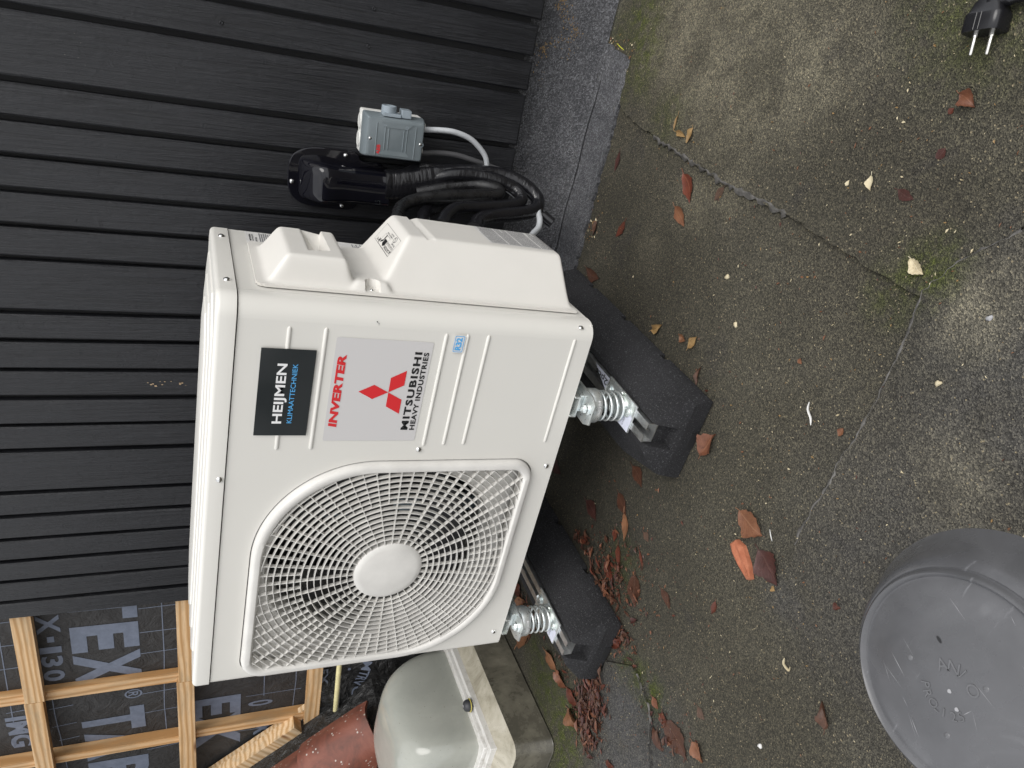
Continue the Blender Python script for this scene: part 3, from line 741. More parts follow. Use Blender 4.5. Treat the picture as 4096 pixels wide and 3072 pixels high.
# front panel: flat plate with the fan opening, rolled round both upright edges
RC = .030
bm = bmesh.new()
ol = rrect(.010, UX1 - RC, Z0, ZT, (.004, .0005, .0005, .0005), 3)
def ring(bm, pts):
    vs = [bm.verts.new((x, 0, z)) for x, z in pts]; return [bm.edges.new((vs[i], vs[(i + 1) % len(vs)])) for i in range(len(vs))]
bmesh.ops.triangle_fill(bm, use_beauty=True, edges=ring(bm, ol) + ring(bm, leaf_outline(-.0018)))
mb = MB()
bm.verts.index_update()
mb.add([v.co[:] for v in bm.verts], [tuple(v.index for v in f.verts) for f in bm.faces]); bm.free()
def roll(pts_xy, flip=False):
    L = [[(x, y, Z0), (x, y, ZT)] for x, y in pts_xy]
    mb.loft(L, False, False, closed=False)
roll([(UX1 - RC, 0)] + [(UX1 - RC + RC * math.sin(rad(a)), RC - RC * math.cos(rad(a))) for a in range(9, 91, 9)] + [(UX1, .0390), (UX1 - .0012, .0391)])
roll([(.010, 0)] + [(.010 - .010 * math.sin(rad(a)), .010 - .010 * math.cos(rad(a))) for a in range(15, 91, 15)] + [(0, .06), (.003, .06)])
mb.add([(.010, 0, Z0), (UX1 - RC, 0, Z0), (UX1 - RC, .012, Z0), (.010, .012, Z0)], [(0, 1, 2, 3)])
for x0, x1, z in ((.5375, .762, .7545), (.538, .7635, .6995), (.5435, .767, .502), (.545, .768, .464), (.546, .769, .4255), (.550, .772, .256)):   # pressed ribs
    L = []
    for x, s in [(x0, .05), (x0 + .0012, .6), (x0 + .004, 1)] + [(x0 + .004 + (x1 - x0 - .008) * k / 6, 1) for k in range(1, 6)] + [(x1 - .004, 1), (x1 - .0012, .6), (x1, .05)]:
        L.append([(x, .0002 - .0026 * s * math.sin(PI * k / 6), z - .0034 * s * math.cos(PI * k / 6)) for k in range(7)])
    mb.loft(L, False, False, closed=False)
panel = obj('front_panel', mb, M_PAINT, unit, smooth=30)
# side, back and floor of the casing
mb = MB()
mb.box(UX1 - .0018, UX1 - .0006, .0412, UD, Z0, ZT); mb.box(.0008, .0035, .06, UD, Z0, ZT)
mb.box(.0035, UX1 - .0035, .012, UD, Z0 + .0005, Z0 + .004)
mb.box(.56, UX1 - .0035, UD - .003, UD, Z0, ZT)
obj('casing', mb, M_PAINT, unit)
mb = MB(); mb.box(.004, .56, UD - .03, UD - .001, Z0 + .004, ZT - .002); obj('coil', mb, M_COIL, unit)
mb = MB(); mb.box(.535, .54, .02, UD - .04, Z0 + .004, ZT); mb.box(.004, .535, .02, UD - .04, ZT - .004, ZT - .001); obj('inner_wall', mb, M_DARK, unit)
# bell mouth round the fan
mb = MB(); N = 96
hole = [(GX + .226 * math.cos(2 * PI * k / N), GZ + .226 * math.sin(2 * PI * k / N)) for k in range(N)]
bm = bmesh.new()
bmesh.ops.triangle_fill(bm, use_beauty=True, edges=ring(bm, rrect(.006, .530, .235, .815, .002, 2)) + ring(bm, hole)); bm.verts.index_update()
mb.add([(v.co.x, .026, v.co.z) for v in bm.verts], [tuple(v.index for v in f.verts) for f in bm.faces]); bm.free()
mb.loft([[(GX + (.226 - .010 * math.sin(t * PI / 2)) * math.cos(2 * PI * k / N), .026 + .05 * t, GZ + (.226 - .010 * math.sin(t * PI / 2)) * math.sin(2 * PI * k / N)) for k in range(N)] for t in (0, .25, .5, .75, 1)], False, False)
obj('bell_mouth', mb, M_GRILLE, unit, smooth=40)
fan_mb = MB(); fan_mb.lathe([(.001, .0), (.052, .0), (.062, -.01), (.064, -.06)], (GX, .06, GZ), 'Y', 32)
fan = obj('fan', fan_mb, M_FAN, unit, smooth=40)
for b in range(3):
    mb = MB(); L = []
    for i in range(9):
        rr = .058 + .132 * i / 8; row = []
        for k in range(9):
            a = 2 * PI * b / 3 + .35 + (k / 8 - .5) * (1.15 + .35 * i / 8) + .5 * i / 8
            row.append((GX + rr * math.cos(a), .065 + .055 * (k / 8) + .008 * math.sin(PI * k / 8), GZ + rr * math.sin(a)))
        L.append(row)
    mb.loft(L, False, False, closed=False); obj('blade', mb, M_FAN, fan, smooth=180)
mb = MB(); mb.lathe([(.001, 0), (.045, 0), (.05, -.01), (.05, -.07)], (GX, .14, GZ), 'Y', 24); mb.box(GX - .02, GX + .02, .19, .21, Z0 + .01, ZT - .01); mb.box(.43, .50, .10, .2, .25, .36)
obj('motor', mb, M_MOTOR, unit, smooth=40)

# grille: moulded frame, hub disc, concentric rings and spokes
FR = [(-.0001, .0030), (.0010, -.007), (.0035, -.0115), (.0075, -.0135), (.0150, -.0130), (.0180, -.0105), (.0195, -.0060), (.0205, .0120)]
mb = MB(); mb.loft([[(x, y, z) for x, z in leaf_outline(d)] for d, y in FR], False, False)
grille = obj('fan_grille', mb, M_GRILLE, unit, smooth=35)
mb = MB(); mb.lathe([(.0005, .0148), (.030, .0144), (.055, .0130), (.0640, .0112), (.0672, .0085), (.0678, -.004)], (GX, 0, GZ), 'Y', 72); obj('hub_disc', mb, M_GRILLE, grille, smooth=40)
mb = MB(); YF, YB, TH = -.0105, -.0022, .00062
rr = .0672 + .0122
while rr < .36:
    n = int(60 + 420 * rr); run = []
    def flush():
        if len(run) > 1:
            mb.loft([[(GX + (rr - TH) * math.cos(a), YF, GZ + (rr - TH) * math.sin(a)), (GX + (rr + TH) * math.cos(a), YF, GZ + (rr + TH) * math.sin(a)), (GX + (rr + TH) * math.cos(a), YB, GZ + (rr + TH) * math.sin(a)), (GX + (rr - TH) * math.cos(a), YB, GZ + (rr - TH) * math.sin(a))] for a in run], False, False)
        run.clear()
    for k in range(n + 1):
        a = 2 * PI * k / n
        if inside(GX + rr * math.cos(a), GZ + rr * math.sin(a), .0185): run.append(a)
        else: flush()
    flush(); rr += .0122
obj('ring_bars', mb, M_GRILLE, grille, smooth=30)
mb = MB()
for k in range(64):
    a = 2 * PI * (k + .5) / 64; c, s = math.cos(a), math.sin(a); r0 = .066 if k % 2 == 0 else .1648
    r1 = r0
    while inside(GX + r1 * c, GZ + r1 * s, .0185): r1 += .001
    if r1 - r0 < .004: continue
    t = .00075; yf = YF + .0012
    mb.add([(GX + r0 * c - t * s, yf, GZ + r0 * s + t * c), (GX + r1 * c - t * s, yf, GZ + r1 * s + t * c), (GX + r1 * c + t * s, yf, GZ + r1 * s - t * c), (GX + r0 * c + t * s, yf, GZ + r0 * s - t * c),
            (GX + r0 * c - t * s, YB, GZ + r0 * s + t * c), (GX + r1 * c - t * s, YB, GZ + r1 * s + t * c), (GX + r1 * c + t * s, YB, GZ + r1 * s - t * c), (GX + r0 * c + t * s, YB, GZ + r0 * s - t * c)],
           [(0, 1, 2, 3), (7, 6, 5, 4), (0, 4, 5, 1), (1, 5, 6, 2), (2, 6, 7, 3), (3, 7, 4, 0)])
obj('spoke_bars', mb, M_GRILLE, grille)

# lid with stepped pressings on top
def lid_loop(d, z, e=.003):
    return [(x, y, z) for x, y in rrect(UX0 - e + d, UX1 + e - d, -e + d, UD + .004 - d, (max(.012 - d * .5, .003), max(RC + e - d * .5, .006), max(.014 - d * .5, .003), max(.012 - d * .5, .003)), 9)]
mb = MB()
mb.loft([lid_loop(.002, ZT + .0014), lid_loop(0, ZT + .0022), lid_loop(0, .8525), lid_loop(.0007, .8558), lid_loop(.0026, .8586), lid_loop(.0056, .8602), lid_loop(.012, .8608)])
def oct_loop(d, z):
    x0, x1, y0, y1, c = .022 + d, .778 - d, .020 + d, .315 - d, .05
    P = [(x0 + c, y0), (x1 - c, y0), (x1, y0 + c), (x1, y1 - c), (x1 - c, y1), (x0 + c, y1), (x0, y1 - c), (x0, y0 + c)]
    return [(x, y, z) for x, y in P]
z = .8609
for d in (0, .030, .060):
    mb.loft([oct_loop(d, z - .001), oct_loop(d + .002, z + .0022), oct_loop(d + .005, z + .0030)]); z += .0028
lid = obj('lid', mb, M_PAINT, unit, smooth=30)
# plastic side cover: height field over the right flank (moulded hand grip above, valve cover below)
ys = np.arange(.053, .2811, .002); zs = np.arange(.236, .8021, .002); YY, ZZ = np.meshgrid(ys, zs, indexing='ij')
F0 = np.full(YY.shape, .0060)
up_ = np.minimum.reduce([.006 + (YY - .066) * 4., (.233 - YY) * 6., .006 + (.785 - ZZ) * 1.6, .006 + (ZZ - .650) * 3.2, np.full(YY.shape, .050)])
lo_ = np.minimum.reduce([.006 + (YY - .067) * 1.28, (.2745 - YY) * 6., .010 + (.605 - ZZ) * 1.6, (ZZ - .2405) * 6, np.full(YY.shape, .087)])
va_ = np.minimum.reduce([.006 + (YY - .060) * 2.2, .004 + (.252 - YY) * 4., (.660 - ZZ) * 1.6, (ZZ - .585) * 2., np.full(YY.shape, .020)])
def blur(a, s):
    k = np.arange(-int(3 * s) - 1, int(3 * s) + 2); g = np.exp(-k * k / (2 * s * s)); g /= g.sum(); n = len(k) // 2
    for ax in (0, 1):
        p = np.pad(a, [(n, n) if i == ax else (0, 0) for i in (0, 1)], mode='edge')
        a = sum(g[i] * np.take(p, np.arange(i, i + a.shape[ax]), axis=ax) for i in range(len(k)))
    return a
Hh = np.maximum.reduce([F0, up_, lo_, va_]); Hs = blur(Hh, 1.9)
nich = (np.abs(ZZ - .621) < np.sqrt(np.clip(.0115 ** 2 - np.clip(YY - .070, 0, 1) ** 2, 0, 1))) & (YY < .0815)
Hs = np.where(nich, .0062, Hs)
ya, yb = .106 + (.722 - ZZ) * .26, .222 + (.722 - ZZ) * .26
rec = np.minimum.reduce([(YY - ya) * 3., (yb - YY) * .55, (ZZ - .6865) * 5., (.7225 - ZZ) * 1.1, np.full(YY.shape, .030)])
Hs = np.where(rec > 0, np.maximum(Hs - rec, .008), Hs)
g0 = .5085 - (YY - .2) * -.03; gr = (ZZ > g0) & (ZZ < g0 + .0175) & (YY > .131)
Hs = Hs - np.where(gr, .0050 * np.clip((ZZ - g0) / .013, 0, 1), 0)
def cover_h(y, z):
    i = min(max((y - ys[0]) / .002, 0), len(ys) - 1.001); j = min(max((z - zs[0]) / .002, 0), len(zs) - 1.001); a, b = int(i), int(j); u, v = i - a, j - b
    return float(Hs[a, b] * (1 - u) * (1 - v) + Hs[a + 1, b] * u * (1 - v) + Hs[a, b + 1] * (1 - u) * v + Hs[a + 1, b + 1] * u * v)
mb = MB(); nY, nZ = YY.shape
keep = np.ones(YY.shape, bool)
cy, cz, R_ = .064 + .012, .790, .012
keep &= ~((YY > .259) & (ZZ > .60) & (Hs < .0075))
for cyy, czz, sy in ((.053 + .014, .802 - .014, -1), (.2592 - .014, .802 - .014, 1)):
    keep &= ~(((YY - cyy) * sy > 0) & (ZZ > czz) & (np.hypot(YY - cyy, ZZ - czz) > .0145))
mb.v = [(UX1 + float(Hs[i, j]), float(YY[i, j]), float(ZZ[i, j])) for i in range(nY) for j in range(nZ)]
mb.f = [(i * nZ + j, (i + 1) * nZ + j, (i + 1) * nZ + j + 1, i * nZ + j + 1) for i in range(nY - 1) for j in range(nZ - 1) if keep[i, j] and keep[i + 1, j] and keep[i, j + 1] and keep[i + 1, j + 1]]
bm = bmesh.new(); me = bpy.data.meshes.new('side_cover'); me.from_pydata(mb.v, [], mb.f); bm.from_mesh(me)
bmesh.ops.delete(bm, geom=[v for v in bm.verts if not v.link_faces], context='VERTS')
rr_ = bmesh.ops.extrude_edge_only(bm, edges=[e for e in bm.edges if e.is_boundary])
for v in rr_['geom']:
    if isinstance(v, bmesh.types.BMVert): v.co.x = UX1 + .0014
bmesh.ops.recalc_face_normals(bm, faces=bm.faces)
for v in bm.verts: v.co -= Vector(OFF[unit])
bm.to_mesh(me); bm.free()
if sum(p.normal.x * p.area for p in me.polygons) < 0: me.flip_normals()
for p in me.polygons: p.use_smooth = True
me.set_sharp_from_angle(angle=rad(50))
cover = bpy.data.objects.new('side_cover', me); COL.objects.link(cover); me.materials.append(M_COVER); cover.parent = unit; OFF[cover] = OFF[unit]

# screws
sm = screw_mesh()
def screw(x, y, z, parent, axis='Y', s=1.0):
    mb = MB()
    for p in sm.v:
        q = Vector(p) * s
        if axis == 'X': q = Vector((-q.y, q.x, q.z))
        mb.v.append((x + q.x, y + q.y, z + q.z))
    mb.f = sm.f; return obj('screw', mb, M_SCREW, parent, smooth=60)
for x, z in ((.536, .509), (.494, .236), (.043, .242)): screw(x, -.0003, z, panel, s=1.55)
screw(.483, -.0032, .8385, lid, s=1.55)
for y in (.065, .275): screw(UX1 + .0032, y, .843, lid, 'X', 1.55)
screw(.7915, .0093, .246, panel, 'X', 1.6); screw(UX1 + .0062, .067, .621, cover, 'X', 1.0)

# stickers on the front
YS_ = -.0008
def sticker(name, x0, x1, z0, z1, m, y=YS_, r=.002):
    mb = MB(); P = rrect(x0, x1, z0, z1, r, 4); mb.add([(x, y, z) for x, z in P], [tuple(range(len(P)))]); return obj(name, mb, m, panel, recalc=False)
EX, EZ = (1, 0, 0), (0, 0, 1)
st = sticker('company_sticker', .568, .725, .7105, .793, M_STICK_DARK, -.0030, .0006)
mb = MB(); mb.loft([[(x, y, z) for x, z in rrect(.568, .725, .7105, .793, .0006, 2)] for y in (-.0030, -.0002)], False, False)
text('lettering', 'HEIJMEN', M_WHITE, st, (.591, -.0036, .7475), EX, EZ, .1085, .0195, .022)
text('lettering', 'KLIMAATTECHNIEK', M_BLUE, st, (.592, -.0036, .7362), EX, EZ, .108, .0078, .004)
st = sticker('maker_sticker', .556, .749, .5215, .682, M_STICK_SIL, YS_, .003)
text('lettering', 'INVERTER', M_RED, st, (.5835, -.0014, .6625), EX, EZ, .1355, .0125 * 1.12, .045, .10)
def dia(pts): poly('emblem', [(x, -.0014, z) for x, z in pts], M_RED, st)
dia([(.6525, .6350), (.6390, .6100), (.6525, .5845), (.6660, .6100)])
dia([(.6523, .5843), (.6252, .5843), (.6110, .5590), (.6388, .5590)])
dia([(.6527, .5843), (.6668, .5590), (.6945, .5590), (.6800, .5843)])
text('lettering', 'MITSUBISHI', M_INK, st, (.5785, -.0014, .5382), EX, EZ, .1515, .0128, .038, 0, 1.20)
text('lettering', 'HEAVY INDUSTRIES', M_INK, st, (.5785, -.0014, .5262), EX, EZ, .1515, .0092, .034, 0, 1.12)
st = sticker('refrigerant_sticker', .7335, .7665, .468, .489, M_STICK_WHITE, -.0031, .002)
mb = MB(); A = rrect(.7352, .7650, .4702, .4872, .002, 3); B = rrect(.7362, .7640, .4712, .4862, .0015, 3)
mb.loft([[(x, -.0036, z) for x, z in A], [(x, -.0036, z) for x, z in B]], False, False); obj('printed_border', mb, M_BLUE, st, recalc=False)
text('lettering', 'R32', M_BLUE, st, (.7384, -.0036, .4735), EX, EZ, .0235, .0112, .045)
mb = MB(); r = random.Random(2)
for x, z, s in ((.7795, .6225, .0011), (.7770, .6195, .0008), (.7778, .6215, .0006), (.7745, .6190, .0006)): mb.add([(x - s, -.0006, z - s), (x + s, -.0006, z - s * .6), (x + s * .6, -.0006, z + s), (x - s * .8, -.0006, z + s * .7)], [(0, 1, 2, 3)])
obj('paint_chips', mb, M_INK, panel, kind='stuff', recalc=False)

# printed notices on the flank
def side_text(s, y, z, w, h, xfun, parent, bold=0, m=M_INK):
    o = text('lettering', s, m, parent, (0, y, z), (0, 1, 0), (0, 0, 1), w, h, bold); off = OFF[parent]
    for v in o.data.vertices: v.co.x = xfun(v.co.y + off[1], v.co.z + off[2]) - off[0]
    return o
def side_patch(name, y0, y1, z0, z1, m, xfun, parent, ny=14, nz=14):
    mb = MB(); off = OFF[parent]
    mb.v = [(xfun(y0 + (y1 - y0) * i / ny, z0 + (z1 - z0) * j / nz), y0 + (y1 - y0) * i / ny, z0 + (z1 - z0) * j / nz) for i in range(ny + 1) for j in range(nz + 1)]
    mb.f = [(i * (nz + 1) + j, (i + 1) * (nz + 1) + j, (i + 1) * (nz + 1) + j + 1, i * (nz + 1) + j + 1) for i in range(ny) for j in range(nz)]
    return obj(name, mb, m, parent, smooth=180, recalc=False)
flat = lambda y, z: UX1 + .0002
def print_lines(parent, y0, y1, z0, z1, n, xfun, seed, m=M_GREYINK, fill=.55, gaps=()):
    r = random.Random(seed); mb = MB(); p = (z1 - z0) / n
    for k in range(n):
        if k in gaps: continue
        z = z1 - (k + .5) * p; y = y0
        end = y1 - (y1 - y0) * r.choice((0, 0, .02, .05, .25))
        while y < end - .002:
            w = min(r.uniform(.003, .011), end - y); h = p * fill * .5
            a = [(y, z - h), (y + w, z - h), (y + w, z + h), (y, z + h)]
            mb.add([(xfun(*q), *q) for q in a], [(0, 1, 2, 3)]); y += w + .0012
    return obj('small_print', mb, m, parent, kind='stuff', recalc=False)
pl = side_patch('rating_plate', .262, .330, .735, .8015, M_STICK_WHITE, lambda y, z: UX1 - .0004, unit, 2, 2)
pf = lambda y, z: UX1 - .0001
side_text('MITSUBISHI', .279, .7925, .036, .0032, pf, pl, .03); side_text('HEAVY INDUSTRIES', .279, .7885, .036, .0025, pf, pl, .02)
side_text('AIR CONDITIONER', .265, .7825, .036, .0032, pf, pl, .02)
print_lines(pl, .265, .325, .741, .779, 10, pf, 3, M_GREYINK, .5)
pl2 = side_patch('capacity_plate', .276, .3315, .556, .655, M_STICK_WHITE, lambda y, z: UX1 - .0004, unit, 2, 2)
ch = lambda y, z: UX1
cau = side_patch('caution_label', .155, .300, .5475, .5805, M_STICK_WHITE, lambda y, z: UX1, cover, 24, 10)
cau.data.materials[0] = M_COVER
def cframe(y0, y1, z0, z1, w=.0005):
    mb = MB()
    for a in ((y0, y1, z0, z0 + w), (y0, y1, z1 - w, z1), (y0, y0 + w * 1.3, z0, z1), (y1 - w * 1.3, y1, z0, z1)):
        n = 10
        for i in range(n):
            q = [(a[0] + (a[1] - a[0]) * i / n, a[2]), (a[0] + (a[1] - a[0]) * (i + 1) / n, a[2]), (a[0] + (a[1] - a[0]) * (i + 1) / n, a[3]), (a[0] + (a[1] - a[0]) * i / n, a[3])]
            mb.add([(ch(*s), *s) for s in q], [(0, 1, 2, 3)])
    obj('printed_border', mb, M_INK, cau, recalc=False)
cframe(.155, .300, .5475, .5805); cframe(.155, .214, .5695, .5800, .0004); cframe(.214, .262, .5595, .5800, .0004)
side_text('CAUTION', .169, .5720, .042, .0058, ch, cau, .02)
side_text('DO NOT STEP ON', .160, .5655, .052, .0030, ch, cau, .01); side_text('THE UNIT.', .160, .5607, .032, .0030, ch, cau, .01); side_text('IT MIGHT CAUSE', .205, .5550, .050, .0028, ch, cau, .01); side_text('INJURY.', .205, .5507, .028, .0028, ch, cau, .01)
def cshape(name, P):
    mb = MB(); mb.add([(ch(y, z), y, z) for y, z in P], [tuple(range(len(P)))]); obj(name, mb, M_INK, cau, recalc=False)
cshape('warning_mark', [(.158, .5715), (.167, .5715), (.1625, .5785)])
mb = MB(); c0 = (.186, .5545)
for k in range(24):
    a, b = 2 * PI * k / 24, 2 * PI * (k + 1) / 24
    q = [(c0[0] + .0105 * math.cos(a), c0[1] + .0052 * math.sin(a)), (c0[0] + .0105 * math.cos(b), c0[1] + .0052 * math.sin(b)), (c0[0] + .0088 * math.cos(b), c0[1] + .0042 * math.sin(b)), (c0[0] + .0088 * math.cos(a), c0[1] + .0042 * math.sin(a))]
    mb.add([(ch(*s), *s) for s in q], [(0, 1, 2, 3)])
q = [(c0[0] - .0075, c0[1] + .0030), (c0[0] - .0060, c0[1] + .0038), (c0[0] + .0075, c0[1] - .0030), (c0[0] + .0060, c0[1] - .0038)]; mb.add([(ch(*s), *s) for s in q], [(0, 1, 2, 3)])
obj('no_entry_mark', mb, M_INK, cau, recalc=False)
cshape('pictogram', [(.218, .5655), (.240, .5655), (.240, .5745), (.228, .5780), (.218, .5745)]); cshape('pictogram', [(.242, .5600), (.248, .5600), (.247, .5690), (.258, .5730), (.255, .5765), (.243, .5715)]); cshape('pictogram', [(.262, .571), (.268, .573), (.272, .5705), (.270, .575), (.275, .578), (.268, .577), (.263, .5795), (.263, .575)])
side_text('PET', .276, .5738, .012, .004, ch, cau, .01)
wl = side_patch('instruction_label', .214, .3395, .232, .368, M_STICK_WHITE, lambda y, z: UX1, cover, 16, 16)
print_lines(wl, .2175, .330, .236, .3645, 44, ch, 5, M_GREYINK, .46, (11, 20, 33))
mb = MB()
for z in (.3315, .3055, .2680, .236):
    q = [(.216, z), (.337, z), (.337, z + .0006), (.216, z + .0006)]; mb.add([(ch(*s), *s) for s in q], [(0, 1, 2, 3)])
obj('printed_rule', mb, M_GREYINK, wl, recalc=False, kind='stuff')
side_text('63', .283, .6135, .011, .0085, pf, pl2, .01); print_lines(pl2, .279, .327, .560, .608, 12, pf, 9, M_GREYINK, .5); side_text('11   c', .283, .634, .02, .006, pf, pl2)
# lay both notices onto the moulding
def lay(root, y0, y1, z0, z1, a0, a1, b0, b1):
    off = OFF[cover]
    for o in [root] + [c for c in bpy.data.objects if c.parent == root]:
        for v in o.data.vertices:
            y = a0 + (v.co.y + off[1] - y0) / (y1 - y0) * (a1 - a0); z = b0 + (v.co.z + off[2] - z0) / (z1 - z0) * (b1 - b0)
            v.co = Vector((UX1 + cover_h(y, z) + (.0003 if o == root else .0007), y, z)) - Vector(off)
lay(cau, .155, .300, .5475, .5805, .137, .240, .5655, .5848)
lay(wl, .214, .3395, .232, .368, .149, .262, .252, .396)
mb = MB(); mb.box(UX1 - .006, UX1 - .0022, .0370, .0450, Z0 + .001, ZT - .001); obj('seam_shade_strip', mb, M_DARK, unit)  # dark strip added behind the panel seam to stand for its shadow line
# feet under the unit
for x in (.055, .632):
    mb = MB(); mb.box(x - .022, x + .022, -.004, .350, .2075, .2105); mb.box(x - .022, x - .019, -.004, .350, .2105, .2195); mb.box(x + .019, x + .022, -.004, .350, .2105, .2195)
    obj('mounting_foot', mb, M_ZINC, unit, bevel=.0005)

# ------------------------------------------------------------------ rubber feet, rails and spring mounts
def foot_section(y, drop=0., flat=None):
    """one cross-section of the rubber block, x/z, left to right over the top, with a groove for the rail"""
    t = max(0, min(1, y / .020, (.60 - y) / .020)); wall_h = .037
    lx = -(.090 + .035 * min(1, max(0, y) / .13)); top = wall_h + (.095 - wall_h) * t
    a = .012 if any(abs(y - n) < .009 for n in (.165, .335, .50)) else 0
    g = min(top, .078 if y > .028 else .046)
    return [(lx + a, y, .0), (lx + a, y, .012), (lx, y, .014), (lx + .006, y, min(.050, top)), (-.048, y, min(.088, top) - drop), (-.038, y, min(.0945, top)), (-.0245, y, top), (-.0235, y, g), (.0235, y, g), (.0245, y, top), (.0345, y, min(.0945, top)),
            (.0400, y, min(.0905, top)), (.0810, y, .0385 - drop * .3), (.0830, y, .0350), (.0895, y, .014), (.090 - a, y, .012), (.090 - a, y, .0)]
def make_foot(loc, rz, label):
    t = thing('rubber_foot', label, 'support foot', loc, (0, 0, rz), 'rubber feet under the heat pump', local=True)
    mb = MB(); L = []
    Yv = sorted(set([0, .004, .012, .018, .022, .0275, .0285, .06] + [n + d for n in (.165, .335, .50) for d in (-.0095, -.0088, .0088, .0095)] + [.118, .1195, .2385, .24, .36, .3615, .48, .4815, .555, .58, .596, .60]))
    for y in Yv:
        d = .0035 if (.119 <= y < .239 or .361 <= y < .481) else 0
        L.append(foot_section(y, d))
    # central notch under the nose is not cut; a dark box stands for it
    mb.loft(L, True, True)
    obj('rubber_block', mb, M_RUBBER, t, smooth=28)
    mb = MB(); mb.box(-.018, .018, -.0012, .03, .0, .016); obj('notch_shade_box', mb, M_DARK, t)  # dark box set proud of the block in place of the notch's shade
    mb = MB()
    y0, y1 = .026, .575
    P = [(-.0215, .1030), (-.0065, .1030), (-.0065, .0965), (-.0083, .0965), (-.0083, .1012), (-.0197, .1012), (-.0197, .0808), (.0197, .0808), (.0197, .1012), (.0083, .1012), (.0083, .0965), (.0065, .0965), (.0065, .1030), (.0215, .1030), (.0215, .0790), (-.0215, .0790)]
    mb.loft([[(x, y, z) for x, z in P] for y in (y0, y1)], False, False)
    n = len(P); quads = [(0, 1, 4, 5), (1, 2, 3, 4), (0, 5, 6, 15), (6, 7, 14, 15), (7, 8, 13, 14), (8, 9, 12, 13), (9, 10, 11, 12)]
    for k, y in ((0, y0), (1, y1)):
        mb.add([(x, y, z) for x, z in P], [q if k == 0 else q[::-1] for q in quads])
    rail = obj('rail', mb, M_ALU, t)
    return t, rail
foot_r, rail_r = make_foot((.6255, -.114, 0), rad(-3.8), 'black rubber foot under the right end of the unit, torn parcel label on its rail')
foot_l, rail_l = make_foot((.055, -.112, 0), rad(-3.3), 'black rubber foot under the fan end of the unit, ringed by wet leaves')
mb = MB(); mb.add([(.0218, .250, .1034), (.0218, .165, .1034), (-.009, .180, .1034), (.004, .212, .1034)], [(0, 1, 2, 3)])
mb.add([(-.009, .1795, .1034), (-.021, .195, .1034), (-.0212, .150, .1034), (-.004, .150, .1034)], [(0, 1, 2, 3)])
lab = obj('torn_label', mb, M_STICK_BLUISH, rail_r, recalc=False)
text('lettering', '12pcs', M_INK, lab, (.0195, .178, .1038), (0, 1, 0), (-1, 0, 0), .062, .017, .01)
text('lettering', 'A4', M_INK, lab, (-.012, .152, .1038), (0, 1, 0), (-1, 0, 0), .018, .009, .03)

def make_mount():
    t = thing('spring_mount', 'zinc spring mount under the right front corner of the unit', 'spring mount', (0, 0, 0), None, 'spring mounts between unit and feet', local=True)
    mb = MB(); mb.box(-.031, .031, -.050, .062, .0, .0035); obj('base_plate', mb, M_ZINC, t, bevel=.0008)
    mb = MB(); mb.add([(-.030, -.049, .0039), (.004, -.049, .0039), (.004, -.030, .0039), (-.030, -.012, .0039)], [(0, 1, 2, 3)])
    s = obj('paper_label', mb, M_STICK_BLUISH, t, recalc=False); text('lettering', 'ISTMO-35', M_GREYINK, s, (-.026, -.030, .0042), (1, 0, -0.), (0, 1, 0), .024, .004); 
    for y in (-.030, .050):
        mb = MB(); mb.lathe([(.0001, .0075), (.0045, .0075), (.0048, .0055), (.0075, .0050), (.0105, .0075), (.0110, .0070), (.0085, .0036)], (.006, y, 0), 'Z', 20); obj('bolt', mb, M_ZINC, t, smooth=35)
    pts = []; turns = 5.2; n = 150
    for k in range(n + 1):
        u = k / n; a = 2 * PI * turns * u; z = .0062 + .0585 * (max(0, min(1, (u - .09) / .82)) + .04 * min(1, u / .09))
        pts.append((.0285 * math.cos(a), .0285 * math.sin(a), z))
    mb = MB(); mb.tube(pts, .0027, 8); obj('spring', mb, M_ZINC, t, smooth=180)
    mb = MB(); mb.lathe([(.0001, .012), (.018, .012), (.0235, .0105), (.0245, .0036)], (0, 0, 0), 'Z', 32); obj('lower_cup', mb, M_ZINC, t, smooth=35)
    mb = MB(); mb.lathe([(.0325, .0640), (.0340, .0650), (.0340, .0800), (.0325, .0835), (.0290, .0850), (.0001, .0850)], (0, 0, 0), 'Z', 40); mb.lathe([(.0325, .0640), (.012, .066), (.001, .066)], (0, 0, 0), 'Z', 40)
    cup = obj('top_cup', mb, M_ZINC, t, smooth=35)
    mb = MB(); P = [(-.022, -.038), (.022, -.038), (.031, -.020), (.031, .040), (-.031, .040), (-.031, -.020)]
    mb.loft([[(x, y, z) for x, y in P] for z in (.0852, .0890)]); obj('bracket', mb, M_ZINC, t, bevel=.0006)
    mb = MB(); mb.lathe([(.0125, .0891), (.0125, .0905), (.0095, .0908)], (0, -.014, 0), 'Z', 24); mb.lathe([(.0085, .0908), (.0085, .0965), (.0078, .0972), (.0045, .0972), (.0042, .1005), (.0001, .1008)], (0, -.014, 0), 'Z', 6); obj('nut', mb, M_ZINC, t, smooth=20)
    mb = MB(); mb.box(-.018, .018, .005, .036, .0892, .0982); obj('packing', mb, M_ZINC, t, bevel=.001)
    for x, y in ((.020, -.004), (-.020, -.004), (.0, -.033)):
        mb = MB(); mb.lathe([(.0001, .0893), (.0013, .0893)], (x, y, 0), 'Z', 10); obj('hole', mb, M_DARK, t)  # flat dark discs stand for the shade inside drilled holes
    o = text('lettering', '250304', M_WHITE, cup, (0, 0, 0), (1, 0, 0), (0, 1, 0), .034, .0062)
    for v in o.data.vertices:
        a = -1.22 + (v.co.x - .017) / .0343; z = v.co.y; v.co = Vector((.0343 * math.cos(a), .0343 * math.sin(a), .0690 + z))
    return t
def children(o): return [c for c in bpy.data.objects if c.parent == o]
def copy_tree(o, parent=None):
    c = o.copy(); COL.objects.link(c); c.parent = parent
    for ch in children(o): copy_tree(ch, c)
    return c
